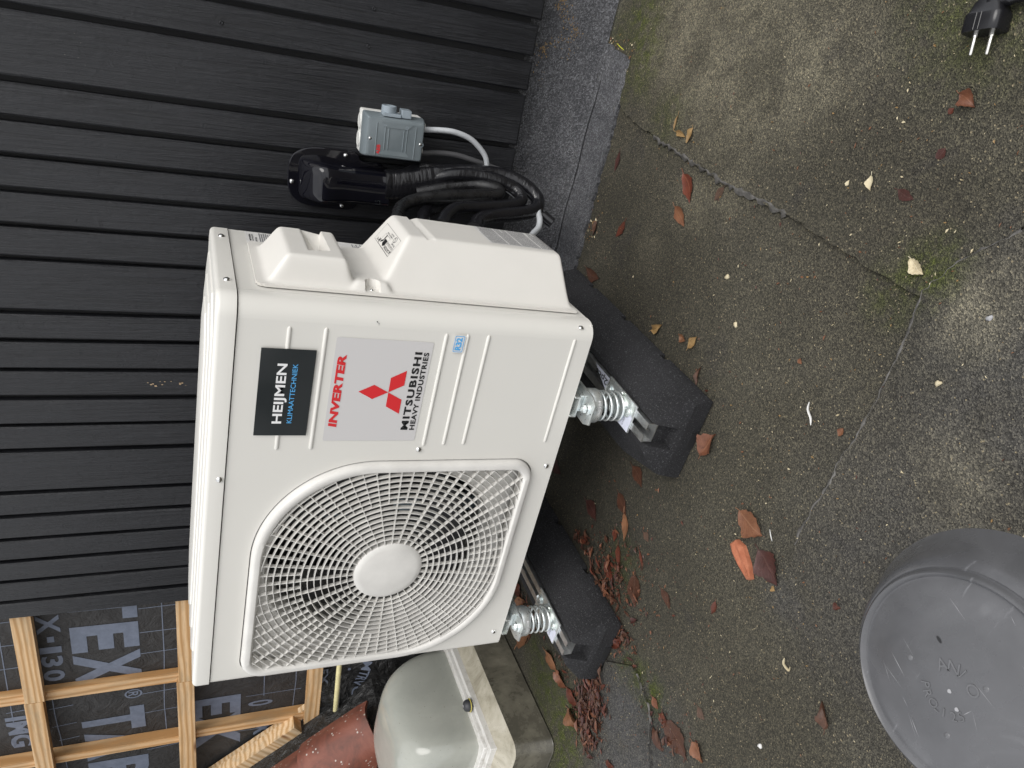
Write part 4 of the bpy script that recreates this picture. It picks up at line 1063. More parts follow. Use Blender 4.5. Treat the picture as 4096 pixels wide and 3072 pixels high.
m0 = make_mount()
spots = [((.6325, .005, .1034), -3.8, None), ((.0620, .004, .1034), -3.3, 'zinc spring mount under the fan side front corner, its spring stretched wide open'),
         ((.653, .300, .1034), -3.8, 'zinc spring mount at the rear of the label-covered rail'), ((.0790, .300, .1034), -3.3, 'zinc spring mount at the rear of the fan end rail')]
for i, (loc, a, lb) in enumerate(spots):
    o = m0 if i == 0 else copy_tree(m0)
    o.location = loc; o.rotation_euler = (0, 0, rad(a))
    if lb: o['label'] = lb

# ------------------------------------------------------------------ isolator switch, pipe cover (fixed to the wall)
def wall_thing(name, label, cat, x, z, y=0.):
    return thing(name, label, cat, WM @ Vector((x, y, z)), WROT, local=True)
iso = wall_thing('isolator_switch', 'grey isolator switch box with red lettering screwed to the black boards', 'switch box', -.006, .277)
hx, hz = .0445, .0655
mb = MB(); mb.loft([[(x, y, z) for x, z in rrect(-hx + d, hx - d, -hz + d, hz - d, .004, 4)] for y, d in ((-.0015, .0), (-.040, .0), (-.042, .0012))]); 
for z, s in ((hz, 1),):
    for xx in (-.018, .020):
        mb.lathe([(.0165, 0), (.0165, .0028), (.0145, .0036), (.0125, .0030), (.0001, .0030)], (0, 0, 0), 'Z', 28)
        k = 28 * 5
        for i in range(len(mb.v) - k, len(mb.v)): a = mb.v[i]; mb.v[i] = (a[0] + xx, a[1] - .021, a[2] + hz - .0004)
obj('back_box', mb, M_WHITEP, iso, smooth=40)
mb = MB(); mb.loft([[(x, y, z) for x, z in rrect(-hx - .0006 + d, hx + .0006 - d, -hz - .0006 + d, hz + .0006 - d, .0045, 5)] for y, d in ((-.0405, .0), (-.0560, .0006), (-.0800, .0042), (-.0840, .0066), (-.0850, .0095))])
cov = obj('cover', mb, M_ISO, iso, smooth=30)
mb = MB()
def ridge(x0, x1, z, w=.0013, h=.0012, y=-.0850):
    mb.add([(x0, y + .0003, z - w), (x1, y + .0003, z - w), (x1, y - h, z - w * .3), (x0, y - h, z - w * .3), (x1, y - h, z + w * .3), (x0, y - h, z + w * .3), (x1, y + .0003, z + w), (x0, y + .0003, z + w)], [(0, 1, 2, 3), (3, 2, 4, 5), (5, 4, 6, 7), (0, 3, 5, 7), (1, 6, 4, 2)])
for z in (.0225, .0150, -.0175, -.0245): ridge(-.024, .022, z)
ridge(-.036, .030, .0405); ridge(-.036, .030, -.0430)
mb.add([(-.0245, -.0848, -.0250), (-.034, -.0848, -.034), (-.034, -.0848, .034), (-.0245, -.0848, .0230), (-.0245, -.0862, -.0250), (-.034, -.0862, -.034), (-.034, -.0862, .034), (-.0245, -.0862, .0230)], [(4, 5, 6, 7), (0, 1, 5, 4), (1, 2, 6, 5), (2, 3, 7, 6), (3, 0, 4, 7)])
mb.add([(.0225, -.0848, -.0250), (.0335, -.0848, -.036), (.0335, -.0848, .032), (.0225, -.0848, .0230), (.0225, -.0862, -.0250), (.0335, -.0862, -.036), (.0335, -.0862, .032), (.0225, -.0862, .0230)], [(7, 6, 5, 4), (4, 5, 1, 0), (5, 6, 2, 1), (6, 7, 3, 2), (7, 4, 0, 3)])
obj('cover_ribs', mb, M_ISO, cov)
text('lettering', 'ABB', M_RED, cov, (-.0345, -.0858, .0305), EX, EZ, .0205, .0078, .03)
text('lettering', 'I', M_KNOB, cov, (.0262, -.0866, .0205), EX, EZ, .0012, .007); text('lettering', 'O', M_KNOB, cov, (.0235, -.0866, -.0255), EX, EZ, .0062, .0062, .0)
for x, z in ((-.004, .0530), (-.004, -.0555)):
    mb = MB(); mb.lathe([(.0070, .0004), (.0066, -.0022), (.0001, -.0026)], (x, -.0842, z), 'Y', 20); obj('screw_recess', mb, M_ISO, cov, smooth=40)
    mb = MB(); mb.lathe([(.0001, .0016), (.0030, .0014), (.0038, 0.)], (x, -.0838, z), 'Y', 14); obj('screw', mb, M_SCREW, cov, smooth=60)
mb = MB(); mb.lathe([(.0150, 0), (.0158, .004), (.0158, .0185), (.0148, .0195), (.0125, .0190), (.0120, .008), (.0001, .008)], (.0440, -.060, .0145), 'X', 36); mb.box(.052, .062, -.0615, -.0585, .004, .025)
obj('rotary_handle', mb, M_KNOB, iso, smooth=40)
mb = MB(); mb.box(.0435, .0600, -.076, -.046, -.0315, -.0105); kn = obj('padlock_tab', mb, M_KNOB, iso, bevel=.0022)
mb = MB(); mb.box(.0435, .0500, -.079, -.043, -.009, .028); obj('handle_base', mb, M_KNOB, iso, bevel=.001)
for x in (.026, -.026):
    mb = MB(); mb.lathe([(.0001, -.0095), (.0062, -.0095), (.0078, -.0080), (.0090, -.003), (.0102, -.0025), (.0105, .0012)], (x, -.030, -hz), 'Z', 12); obj('cable_gland', mb, M_WHITEP, iso, smooth=30)

pc = wall_thing('pipe_cover', 'glossy black wall pipe cover with screwed flange beside the grey switch box', 'pipe cover', -.122, .40)
def outl(d):   # flange outline in x/z, round the top, waisted to the channel below
    P = [(-.040 - 0, -.1200), (.040, -.1200), (.0430, -.0900), (.0480, -.0700), (.0600, -.0620), (.0655, -.0500), (.0665, -.0200), (.0650, .0280), (.0590, .0560), (.0460, .0760), (.0250, .0850), (0, .0868), (-.0250, .0850), (-.0460, .0760), (-.0590, .0560), (-.0650, .0280), (-.0665, -.0200), (-.0655, -.0500), (-.0600, -.0620), (-.0480, -.0700), (-.0430, -.0900)]
    S = spline([(x, 0, z) for x, z in P] + [(P[0][0], 0, P[0][1])], 4)[:-1]
    out = []
    n = len(S)
    for i, p in enumerate(S):
        t = S[(i + 1) % n] - S[i - 1]; q = Vector((t.z, 0, -t.x)).normalized(); out.append((p.x - q.x * d, p.z - q.z * d))
    return out
mb = MB(); mb.loft([[(x, y, z) for x, z in outl(d)] for y, d in ((-.0015, 0), (-.0050, .0002), (-.0066, .0016), (-.0068, .004))]); obj('flange', mb, M_GLOSS, pc, smooth=35)
mb = MB(); L = []
prof = [(.0650, .030, .010), (.0630, .0365, .022), (.0600, .0400, .032), (.0560, .0425, .0400), (.0300, .0445, .0690), (.0245, .0450, .0745), (.0180, .0450, .0785), (.0100, .0448, .0800), (-.005, .0430, .0790), (-.024, .0415, .0745), (-.042, .0402, .0715), (-.070, .0398, .0705), (-.100, .0398, .0702), (-.1240, .0400, .0702), (-.1262, .0405, .0710)]
for z, w, d in prof:
    row = []
    for k in range(33):
        a = PI * k / 32; c, s = math.cos(a), math.sin(a); e = .42
        row.append((w * math.copysign(abs(c) ** e, c), -.0060 - (d - .006) * abs(s) ** e, z))
    L.append(row)
mb.loft(L, False, False, closed=False); mb.f.append(tuple(range(len(L[0]))))
hood = obj('hood', mb, M_GLOSS, pc, smooth=50)
text('lettering', 'LS', M_STICK_DARK, hood, (-.030, -.0716, -.107), EX, EZ, .010, .012)
for x, z in ((-.013, .0775), (.0555, -.034), (-.0560, -.034)):
    mb = MB(); mb.lathe([(.0001, .0050), (.0032, .0048), (.0048, .0030), (.0054, .0002)], (x, -.0066, z), 'Y', 16); obj('screw', mb, M_SCREW, pc, smooth=60)

# ------------------------------------------------------------------ pipes and cables
def pipe(name, pts, r, m, label, cat, group=None, seg=14, n=8, wr=0., caps=True):
    P = spline(pts, n); rs = r
    if wr:
        q = random.Random(len(pts) * 7 + int(r * 1e5)); base = [q.uniform(-1, 1) for _ in range(len(P) + 3)]
        rs = [r * (1 + wr * (base[i] * .6 + base[i + 1] * .4)) for i in range(len(P))]
    mb = MB(); mb.tube(P, rs, seg, caps); o = obj(name, mb, m, None, smooth=60); return props(o, label, cat, group)
G1 = 'insulated pipes between cover and unit'
pipe('insulated_pipe', [(.900, .562, .455), (.919, .560, .420), (.926, .555, .355), (.936, .55, .30), (.940, .545, .239), (.936, .53, .196), (.920, .51, .161), (.903, .49, .150), (.887, .47, .166), (.878, .45, .214), (.869, .43, .281), (.862, .40, .324), (.852, .36, .348)], .0165, M_TAPE, 'thick black lagged pipe hanging in the lowest, widest loop', 'pipe', G1, 16, 8, .03)
pipe('insulated_pipe', [(.880, .553, .455), (.896, .55, .418), (.922, .535, .361), (.932, .53, .305), (.932, .52, .253), (.921, .51, .21), (.909, .49, .196), (.897, .475, .205), (.888, .46, .244), (.882, .44, .311), (.878, .42, .367), (.868, .39, .40), (.852, .36, .419)], .0145, M_TAPE, 'black lagged pipe looping just inside the lowest loop', 'pipe', G1, 16, 8, .03)
pipe('insulated_pipe', [(.872, .535, .430), (.887, .53, .387), (.900, .53, .344), (.911, .525, .302), (.916, .51, .272), (.914, .50, .250), (.906, .485, .257), (.901, .48, .292), (.894, .47, .348), (.885, .46, .413), (.872, .45, .461), (.860, .43, .489), (.850, .39, .506), (.842, .36, .514)], .0135, M_FOAM, 'black foam pipe making the smallest tight loop and rising highest behind the unit', 'pipe', G1, 16, 8, .025)
pipe('insulated_pipe', [(.864, .505, .352), (.862, .50, .367), (.857, .48, .401), (.852, .45, .429), (.846, .40, .448), (.840, .36, .459)], [.0085 + .0065 * min(1, k / 12) for k in range(41)], M_TAPE, 'short taped cable end fanning out above the white inner cable', 'cable end', None, 14, 8)
B_ = [(.874, .553, .500), (.877, .553, .475), (.886, .551, .445), (.897, .549, .415), (.906, .546, .385), (.912, .543, .358), (.914, .542, .350)]
bp = spline(B_, 10); q = random.Random(3); rs = []
for i in range(len(bp)): rs.append(.0345 - .006 * min(1, max(0, (i - 15) / 30)) + q.uniform(-.0007, .0007))
mb = MB(); mb.tube(bp, rs, 28, True, .62, up=(1, 0, 0)); props(obj('taped_bundle', mb, M_TAPE, None, smooth=60), 'wide bundle wrapped in creased black tape under the glossy cover', 'pipe bundle')
pipe('power_cable', [(1.003, .5705, .432), (1.005, .570, .417), (1.010, .565, .389), (1.012, .560, .358), (1.004, .560, .320), (.985, .560, .289), (.966, .560, .272), (.940, .562, .263), (.915, .560, .25)], .0062, M_CABLE, 'light grey power cable curving from the right gland of the switch box', 'cable', 'power cables by the switch box and pipes', 12)
pipe('power_cable', [(.951, .576, .432), (.953, .580, .410), (.957, .585, .384), (.960, .585, .339), (.955, .585, .292), (.947, .585, .242), (.941, .572, .197), (.925, .56, .168), (.90, .54, .15)], .0060, M_CABLE2, 'dark grey cable dropping from the left gland behind the pipes', 'cable', 'power cables by the switch box and pipes', 12)
pipe('power_cable', [(.850, .440, .395), (.8655, .452, .374), (.875, .456, .346), (.8815, .458, .312), (.887, .462, .275), (.890, .468, .235), (.893, .49, .20)], .0056, M_CABLE, 'pale cable showing between the black pipe loops', 'cable', 'power cables by the switch box and pipes', 12)
pipe('power_cable', [(.922, .565, .27), (.914, .560, .233), (.906, .560, .205), (.897, .550, .184), (.886, .540, .166), (.875, .52, .15), (.87, .50, .145)], .0058, M_CABLE, 'light grey cable slanting behind the inner pipe loop', 'cable', 'power cables by the switch box and pipes', 12)
pipe('power_cable', [(.895, .47, .155), (.886, .46, .158), (.875, .44, .160), (.862, .42, .168), (.852, .40, .187), (.845, .37, .21)], .0070, M_CABLE, 'grey cable rising from under the lowest pipe loop to the unit', 'cable', 'power cables by the switch box and pipes', 12)
mb = MB(); mb.tube([(.892, .487, .162), (.886, .48, .155), (.880, .47, .141), (.8795, .469, .1405), (.873, .460, .129), (.868, .452, .119)], [.008, .008, .008, .0125, .0125, .0118], 14); props(obj('drain_stub', mb, M_BLACKP, None, smooth=35), 'short black plastic connector poking out below the pipe loops', 'connector')

# ------------------------------------------------------------------ rooflight at the left
RX0, RX1, RY0, RY1 = -.90, -.338, -.057, .50
sky_l = thing('rooflight', 'square plastic rooflight with milky dome and dirty kerb beside the fan end', 'rooflight', (-.62, .22, 0))
def kl(d, z, r=.035): return [(x, y, z) for x, y in rrect(RX0 + d, RX1 - d, RY0 + d, RY1 - d, r, 8)]
mb = MB(); mb.loft([kl(-.006, .0, .030), kl(-.004, .004, .030), kl(.006, .085, .032), kl(.008, .098, .034)], False, False); obj('kerb_skirt', mb, M_KERB, sky_l, smooth=40)
mb = MB(); mb.loft([kl(.008, .098, .034), kl(.0105, .1015, .034), kl(.016, .1035, .034), kl(.024, .1045, .034), kl(.030, .108, .034), kl(.060, .1200, .034), kl(.075, .1215, .034)], False, False); obj('kerb_shoulder', mb, M_SHOULDER, sky_l, smooth=40)
def fl(d, z): return kl(d, z, .003)
mb = MB(); mb.loft([fl(.066, .118), fl(.066, .136), fl(.0675, .1375), fl(.079, .1375), fl(.080, .1360), fl(.0805, .1310), fl(.0845, .1310), fl(.085, .1360), fl(.086, .1430), fl(.0875, .1445), fl(.110, .1445), fl(.1115, .1430), fl(.112, .13)], False, False)
fr = obj('frame', mb, M_FRAME, sky_l, smooth=30)
mb = MB(); L = []
x0, x1, y0, y1 = RX0 + .104, RX1 - .104, RY0 + .104, RY1 - .104; cx, cy = (x0 + x1) / 2, (y0 + y1) / 2; hw, hd = (x1 - x0) / 2, (y1 - y0) / 2
for t in np.linspace(0, 1, 22):
    a = t * PI / 2; s = math.cos(a) ** .34 if t < 1 else .0005; z = .1400 + .200 * math.sin(a) ** .85
    n = 3.2 + 15 * (1 - t) ** 2.0; row = []
    for k in range(64):
        b = 2 * PI * k / 64; c, q = math.cos(b), math.sin(b); rr = (abs(c) ** n + abs(q) ** n) ** (-1 / n)
        row.append((cx + hw * s * rr * c, cy + hd * s * rr * q, z))
    L.append(row)
mb.loft(L, False, True); obj('dome', mb, M_DOME, sky_l, smooth=180)
for x, y in ((-.4125, .155), (-.62, .0175)):
    mb = MB(); mb.lathe([(.0001, .0215), (.006, .0212), (.0125, .0180), (.0160, .0115), (.0165, .006), (.0150, 0)], (x, y, .142), 'Z', 24); c = obj('screw_cap', mb, M_CAPRUB, sky_l, smooth=60)
    mb = MB(); mb.lathe([(.0001, .0218), (.0038, .0217)], (x, y, .142), 'Z', 12); obj('cap_mark', mb, M_CHIP, c)
    mb = MB(); mb.lathe([(.0155, 0), (.0185, .0012), (.0150, .004)], (x, y, .1442), 'Z', 24); obj('sealant', mb, M_BRASSY, c, smooth=60)

# ------------------------------------------------------------------ roof vent with a scuffed cap, close to the camera
CX, CY = .792, -.783
vent = thing('roof_vent', 'scuffed grey plastic roof vent cap with embossed lettering on its round top', 'roof vent', (CX, CY, 0))
mb = MB(); mb.lathe([(.0001, .2490), (.0915, .2490), (.0940, .2478), (.0958, .2480), (.0976, .2514), (.0998, .2532), (.1018, .2516), (.1032, .2470), (.1046, .2448), (.1062, .2452), (.1095, .2428), (.1150, .2350), (.1195, .2260), (.1270, .2100), (.1335, .1990), (.1362, .1945), (.1378, .1918), (.1372, .1900), (.1345, .1895), (.1320, .1930), (.118, .215), (.06, .225), (.0635, .05)], (CX, CY, 0), 'Z', 96)
cap = obj('cap', mb, M_CAP, vent, smooth=40)
mb = MB(); mb.lathe([(.0625, .22), (.0625, .03), (.068, .02), (.075, .003)], (CX, CY, 0), 'Z', 48); obj('pipe', mb, M_CAP, vent, smooth=40)
# lettering moulded round the centre of the cap
O_ = Vector((.780, -.781, .2492)); ex = Vector((CAM_R.x, CAM_R.y, 0)).normalized()
def arc_text(s, R, a0, da, h, flip=1):
    for i, chx in enumerate(s):
        if chx == ' ': continue
        a = rad(a0 + da * i); er = Vector((math.cos(a), math.sin(a), 0)); et = Vector((math.sin(a), -math.cos(a), 0)) * flip
        P = O_ + er * R - et * h * .35 - (er * flip) * h * .5 * (1 if flip == 1 else 1)
        text('lettering', chx, M_CAPRAISE, cap, P + Vector((0, 0, -.0002)), et, er * flip, (.0042 if chx == '-' else None), (.0013 if chx == '-' else h * .92), .0, depth=.0009)
aA = math.degrees(math.atan2(.018, .016))
arc_text('ANJO', .0235, 50, -29, .0125)
arc_text('PRO-125', .0225, 127, 19, .0090, -1)
for x, y, rr in ((.808, -.803, .0022), (.776, -.738, .0022), (.742, -.80, .0022)):
    mb = MB(); mb.lathe([(.0001, .2496), (rr, .2496), (rr * 1.3, .2490)], (x, y, 0), 'Z', 14); obj('moulded_dot', mb, M_CAPRAISE, cap, smooth=60)
for x, y, rr in ((.7795, -.7815, .0020), (.7705, -.7945, .0020)):
    mb = MB(); mb.add([(x + rr * math.cos(k) * (1 + .2 * math.sin(3 * k)), y + rr * math.sin(k), .2494) for k in np.linspace(0, 5.8, 9)], [tuple(range(9))]); obj('scuff', mb, M_CHIP, cap, recalc=False)
mb = MB(); mb.add([(.8135 + .0034 * math.cos(k) * .5 + .0012 * math.sin(k), -.7505 + .0034 * math.sin(k), .2494) for k in np.linspace(0, 5.9, 12)], [tuple(range(12))]); obj('black_speck', mb, M_INK, cap, recalc=False)
mb = MB(); r = random.Random(12)
for k in range(16):
    a, R = r.uniform(0, 2 * PI), .088 * math.sqrt(r.random()); x, y = CX + R * math.cos(a), CY + R * math.sin(a); L_, w, b = r.uniform(.006, .035), r.uniform(.00012, .00035), r.choice((rad(40), rad(55), rad(-15), rad(70))) + r.uniform(-.2, .2)
    c, s = math.cos(b), math.sin(b); P = [(x + c * u - s * v, y + s * u + c * v) for u, v in ((-L_ / 2, 0), (0, -w), (L_ / 2, 0), (0, w))]
    if all(math.hypot(px - CX, py - CY) < .092 for px, py in P): mb.add([(px, py, .24935) for px, py in P], [(0, 1, 2, 3)])
obj('scratches', mb, M_CHIP, cap, kind='stuff', recalc=False)

# ------------------------------------------------------------------ loose mains plug
plug = thing('mains_plug', 'black two pin mains plug lying loose at the edge of the roof', 'plug', (1.376, -.325, 0))
d = Vector((-.972, -.234, 0)); q = Vector((-.234, .972, 0)) * -1; up = Vector((0, 0, 1)); Pc = Vector((1.3625, -.3275, .0195))
def PP(a, b, c): return Pc + d * a + q * b + up * c
mb = MB(); L = []
for a, w, h in ((.0, .0225, .0165), (-.0015, .0235, .0172), (-.020, .0235, .0172), (-.0215, .0228, .0168), (-.024, .0210, .0150), (-.034, .0170, .0135), (-.040, .0120, .0115)):
    L.append([PP(a, x, z) for x, z in rrect(-w, w, -h, h, h * .55, 5)])
mb.loft(L)
body = obj('body', mb, M_BLACKP, plug, smooth=35)
mb = MB()
for b in (-.004, .002, ): mb.tube([PP(-.001, b, .0172), PP(-.021, b, .0172)], .0007, 6)
obj('grip_ribs', mb, M_BLACKP, body, smooth=40)
for b in (-.0085, .0085):
    mb = MB(); mb.tube([PP(-.002, b, b * -.35), PP(.0040, b, b * -.35), PP(.0042, b, b * -.35), PP(.0235, b, b * -.35), PP(.0250, b, b * -.35), PP(.0256, b, b * -.35)], [.0036, .0034, .0024, .0024, .0018, .0006], 14); obj('pin', mb, M_PIN, plug, smooth=40)
mb = MB(); mb.tube(spline([PP(-.030, .0, .002), PP(-.036, .010, .003), PP(-.038, .030, .002), PP(-.036, .055, -.004), PP(-.030, .085, -.012)], 6), [.0115] * 6 + [.0105] * 6 + [.009] * 6 + [.0075] * 7, 14); obj('strain_relief', mb, M_BLACKP, plug, smooth=50)
mb = MB(); mb.tube(spline([PP(-.033, .070, -.009), PP(-.028, .09, -.0135), PP(.0, .16, -.0155), PP(.05, .25, -.0155), PP(.02, .40, -.0155), PP(-.1, .5, -.0155)], 8), .0042, 12); obj('cord', mb, M_BLACKP, plug, smooth=60)

# ------------------------------------------------------------------ leaves, brick shard, litter
def crosses(P, x, y):
    c = False; n = len(P)
    for i in range(n):
        (xa, ya), (xb, yb) = P[i], P[(i + 1) % n]
        if (ya > y) != (yb > y) and x < (xb - xa) * (y - ya) / (yb - ya) + xa: c = not c
    return c
SHEETS = [SB + [(.47, -1.5), (1.9, -1.5), (1.9, -.95)], SA + [(1.10, -.432), (1.30, -.575), (1.9, -.94), (1.9, .5), (1.25, .5)], SCm + [(-.75, -.52), (-.75, -.08), (-.3, -.10), (-.1, -.13), (.03, -.115)]]
def gz2(x, y):
    """height of the top sheet of felt at a point, less the 4.5 mm the callers add"""
    b = und(x, y) - .0040
    if any(crosses(P, x, y) for P in SHEETS): b += .0075
    return b
def leaf_mb(x, y, L, Wd, hd, curl, seed, z0=None, twist=0., n=14, m=8):
    r = random.Random(seed); mb = MB(); mb.uv = []
    h = rad(hd); ex, ey = Vector((math.cos(h), math.sin(h), 0)), Vector((-math.sin(h), math.cos(h), 0))
    p1, p2, p3 = r.uniform(0, 6), r.uniform(0, 6), r.uniform(0, 6); bend = r.uniform(-.12, .12); peak = r.uniform(.75, .95)
    zb = (gz2(x, y) + .0045) if z0 is None else z0
    V = []
    for i in range(n + 1):
        t = i / n; w = Wd * .5 * (math.sin(PI * t ** peak) ** 1.05 * (1 + .06 * math.sin(11 * t + p2)) if 0 < t < 1 else .02)
        for k in range(m + 1):
            v = -1 + 2 * k / m; ed = 1 + (r.uniform(-.16, .10) if abs(v) > .9 else 0)
            u = (t - .5) * L + abs(v) * -.0 + r.uniform(-.02, .02) * L * (abs(v) > .9)
            s = w * v * ed + bend * L * math.sin(PI * t)
            z = .5 * curl * Wd * (.55 * v * v * math.sin(PI * t) + .18 * abs(v) + .35 * (t - .5) ** 2 * 2 * math.sin(p3) + .22 * math.sin(6 * t + p1) * v + .12 * math.sin(13 * t + p2) * v * v + .10 * math.sin(9 * t + p2))
            V.append((u, s, z)); mb.uv.append((t, .5 + .5 * v))
    zmin = min(v[2] for v in V)
    for u, s, z in V:
        p = ex * u + ey * s; mb.v.append((x + p.x, y + p.y, zb + z - zmin))
    mb.f = [(i * (m + 1) + k, (i + 1) * (m + 1) + k, (i + 1) * (m + 1) + k + 1, i * (m + 1) + k + 1) for i in range(n) for k in range(m)]
    if L > .022:   # stalk
        P = [Vector((x, y, zb + .001)) + ex * (-L * .5 + L * .03 - L * .22 * q_) + ey * (.05 * L * q_ * q_ * math.sin(p1)) + Vector((0, 0, .002 * q_ * curl)) for q_ in (0, .33, .66, 1)]
        b = len(mb.v); mb.tube(P, [max(.0005, L * .012)] * 4, 5); mb.uv += [(.5, .5)] * (len(mb.v) - b)
    return mb
LEAVES = [
 (1.287, -.338, .032, .022, -112, 'maple', .9, 'folded pinkish brown leaf lying nearest to the plug pins'),
 (1.043, .166, .069, .032, -133, 'beech', .3, 'long rust red leaf with pale veins just left of the diagonal seam'),
 (.988, .158, .058, .026, -117, 'orange', .3, 'speckled orange leaf beside the long rust red one'),
 (1.032, .447, .045, .018, -178, 'dark', .2, 'narrow dark red leaf close to the edge of the grey felt strip'),
 (1.058, .066, .032, .018, 154, 'faint', .1, 'faded pinkish leaf stain right beside the long rust red leaf'),
 (.901, .352, .046, .022, 156, 'redb', .2, 'dark red brown double leaf between pipes and foot'),
 (1.138, .202, .030, .018, 176, 'yel', .9, 'curled ochre leaf, broadest of the three by the diagonal seam'),
 (1.134, .233, .040, .012, -95, 'yel', .8, 'small folded ochre leaf, middle of the three by the diagonal seam'),
 (1.152, .260, .033, .007, -176, 'yel', .8, 'thin ochre leaf sliver, nearest the wall of the three by the seam'),
 (1.159, -.251, .024, .012, -155, 'cream', .6, 'cream leaf fragment with ragged bite marks on bare felt'),
 (1.159, -.313, .031, .016, -101, 'dark', .1, 'dark purple leaf smear nearer the camera than the cream fragment'),
 (1.272, -.322, .010, .009, -33, 'redb', .3, 'tiny red leaf scrap beside the folded pinkish leaf'),
 (.869, .461, .039, .016, -174, 'brown', .7, 'brown leaf standing against the torn edge below the pipes'),
 (1.149, -.210, .010, .007, -16, 'cream', .5, 'tiny cream leaf scrap behind the ragged cream fragment'),
 (1.220, -.335, .017, .016, -20, 'dark', .1, 'faint dark leaf smear near the plug pins'),
 (1.078, -.380, .030, .020, -115, 'cream', .8, 'large pale cream leaf fragment inside the corner where the seams meet'),
 (.764, .110, .038, .020, -48, 'yel', .8, 'ragged pale ochre leaf nearest the unit of the three beside the foot'),
 (.781, .021, .023, .016, -94, 'tan', .9, 'small curled tan leaf in the middle of the three beside the foot'),
 (.786, -.009, .033, .020, -23, 'yel', .7, 'crumpled pale ochre leaf farthest from the unit of the three beside the foot'),
 (.639, -.148, .057, .042, -15, 'maple', .7, 'chestnut brown leaf lying in front of the nose of the right foot'),
 (.815, -.383, .015, .013, -4, 'orange', .5, 'small orange pointed leaf just before the long seam'),
 (.738, -.057, .036, .012, 7, 'brown', 1.1, 'curled dark brown leaf leaning on the flank of the right foot'),
 (.455, .009, .056, .034, -111, 'wet', .1, 'sodden brown leaf beside the left flank of the right foot'),
 (.772, .409, .070, .030, -92, 'wet', .2, 'sodden brown leaf behind the far end of the right foot'),
 (.871, -.258, .011, .009, -106, 'orange', .5, 'tiny orange leaf scrap on open felt before the right foot'),
 (.581, -.308, .063, .050, -94, 'orange', .3, 'large freckled orange brown leaf beyond the brick shard'),
 (.542, -.377, .066, .055, -111, 'dark', .35, 'large dark red veined leaf touching the brick shard'),
 (.424, -.574, .042, .020, 36, 'brown', 1.2, 'curled brown leaf with long stalk on the near sheet'),
 (.242, -.115, .069, .048, -149, 'wet', .1, 'broad sodden reddish leaf, largest in front of the left foot'),
 (.301, -.200, .046, .022, -109, 'wet', .15, 'thin sodden leaf a step before the broad sodden one'),
 (.390, -.314, .029, .014, -174, 'redb', .4, 'small twisted red brown leaf on open felt'),
 (.262, -.028, .054, .020, -143, 'redb', .15, 'slim wet red leaf between the two feet'),
 (.331, -.009, .067, .024, -150, 'tan', .2, 'long tan brown leaf farthest out between the two feet'),
 (.291, .011, .031, .020, -157, 'redb', .2, 'short wet red leaf next to the long tan one'),
 (.084, -.361, .089, .055, -91, 'wet', .12, 'largest sodden brown leaf spread flat near the left picture edge'),
 (.094, -.282, .027, .022, -102, 'maple', .2, 'small brown leaf at the tip of the trail by the near felt edge'),
 (.124, -.417, .040, .034, -100, 'orange', .6, 'veined orange leaf lifting its edge at the left picture edge'),
 (.090, -.318, .028, .024, -131, 'redb', .3, 'red brown leaf overlapping the largest sodden leaf'),
 (.039, -.324, .052, .026, -107, 'wet', .2, 'narrow sodden leaf alongside the largest sodden one'),
 (-.175, .071, .071, .034, -87, 'tan', .6, 'tan leaf tucked along the left flank of the left foot'),
 (-.170, .006, .059, .038, -82, 'maple', .7, 'chestnut leaf below the tan one along the left foot'),
 (-.159, -.054, .065, .032, -77, 'redb', .5, 'wet red brown leaf by the front corner of the left foot'),
 (-.199, -.086, .065, .040, -80, 'tan', 1.1, 'cupped tan leaf on the green moss beside the rooflight'),
 (.171, -.001, .140, .012, -98, 'brown', 1.3, 'long curled brown leaf strip running along the left foot'),
 (.312, -.094, .043, .009, -132, 'redb', .2, 'thin red leaf sliver amid the wet felt'),
 (.591, -.514, .014, .012, -77, 'redb', .4, 'tiny red leaf scrap on the near sheet by the vent'),
 (.520, -.403, .010, .012, -96, 'yel', .4, 'small yellow leaf stub by the large dark red leaf'),
 (-.144, -.248, .032, .018, -57, 'redb', .6, 'red brown leaf at the lower picture edge by the mossy corner'),
 (.193, -.386, .027, .020, -102, 'faint', .1, 'faded leaf stain on open felt near the trail of wet leaves'),
 (-.180, -.140, .046, .012, -151, 'tan', .8, 'narrow tan leaf end hanging out of the litter pile'),
 (.100, -.124, .055, .020, -26, 'redb', 1.1, 'crumpled red leaf against the nose of the left foot'),
 (-.240, .215, .120, .055, -22, 'tan', .35, 'big tan leaf lying under the left spring'),
 (-.195, .180, .078, .014, -18, 'brown', .5, 'slim brown leaf beside the big tan one under the left spring'),
 (-.178, .274, .079, .034, -35, 'tan', .7, 'curled tan leaf behind the left spring'),
 (-.157, .311, .049, .040, -105, 'redb', .4, 'dark red leaf deep under the unit behind the left foot'),
 (.277, .119, .064, .040, -103, 'dark', .1, 'dark sodden leaf deep in the shade under the unit'),
 (.270, .317, .070, .040, -97, 'dark', .1, 'dark sodden leaf farthest back under the unit'),
 (.371, .022, .055, .034, -117, 'wet', .1, 'sodden leaf in shade between feet, nearer the right one'),
 (.210, -.017, .055, .030, -113, 'redb', .2, 'wet red leaf close against the right flank of the left foot'),
 (.364, -.084, .026, .018, -103, 'faint', .1, 'faded orange leaf stain before the shade of the unit')]
for i, (x, y, L_, w_, hd, k, cu, lb) in enumerate(LEAVES):
    props(obj('fallen_leaf', leaf_mb(x, y, L_, w_, hd, cu, 100 + i), LEAF[k], None, smooth=180, recalc=False), lb, 'leaf', 'fallen leaves on the roof')

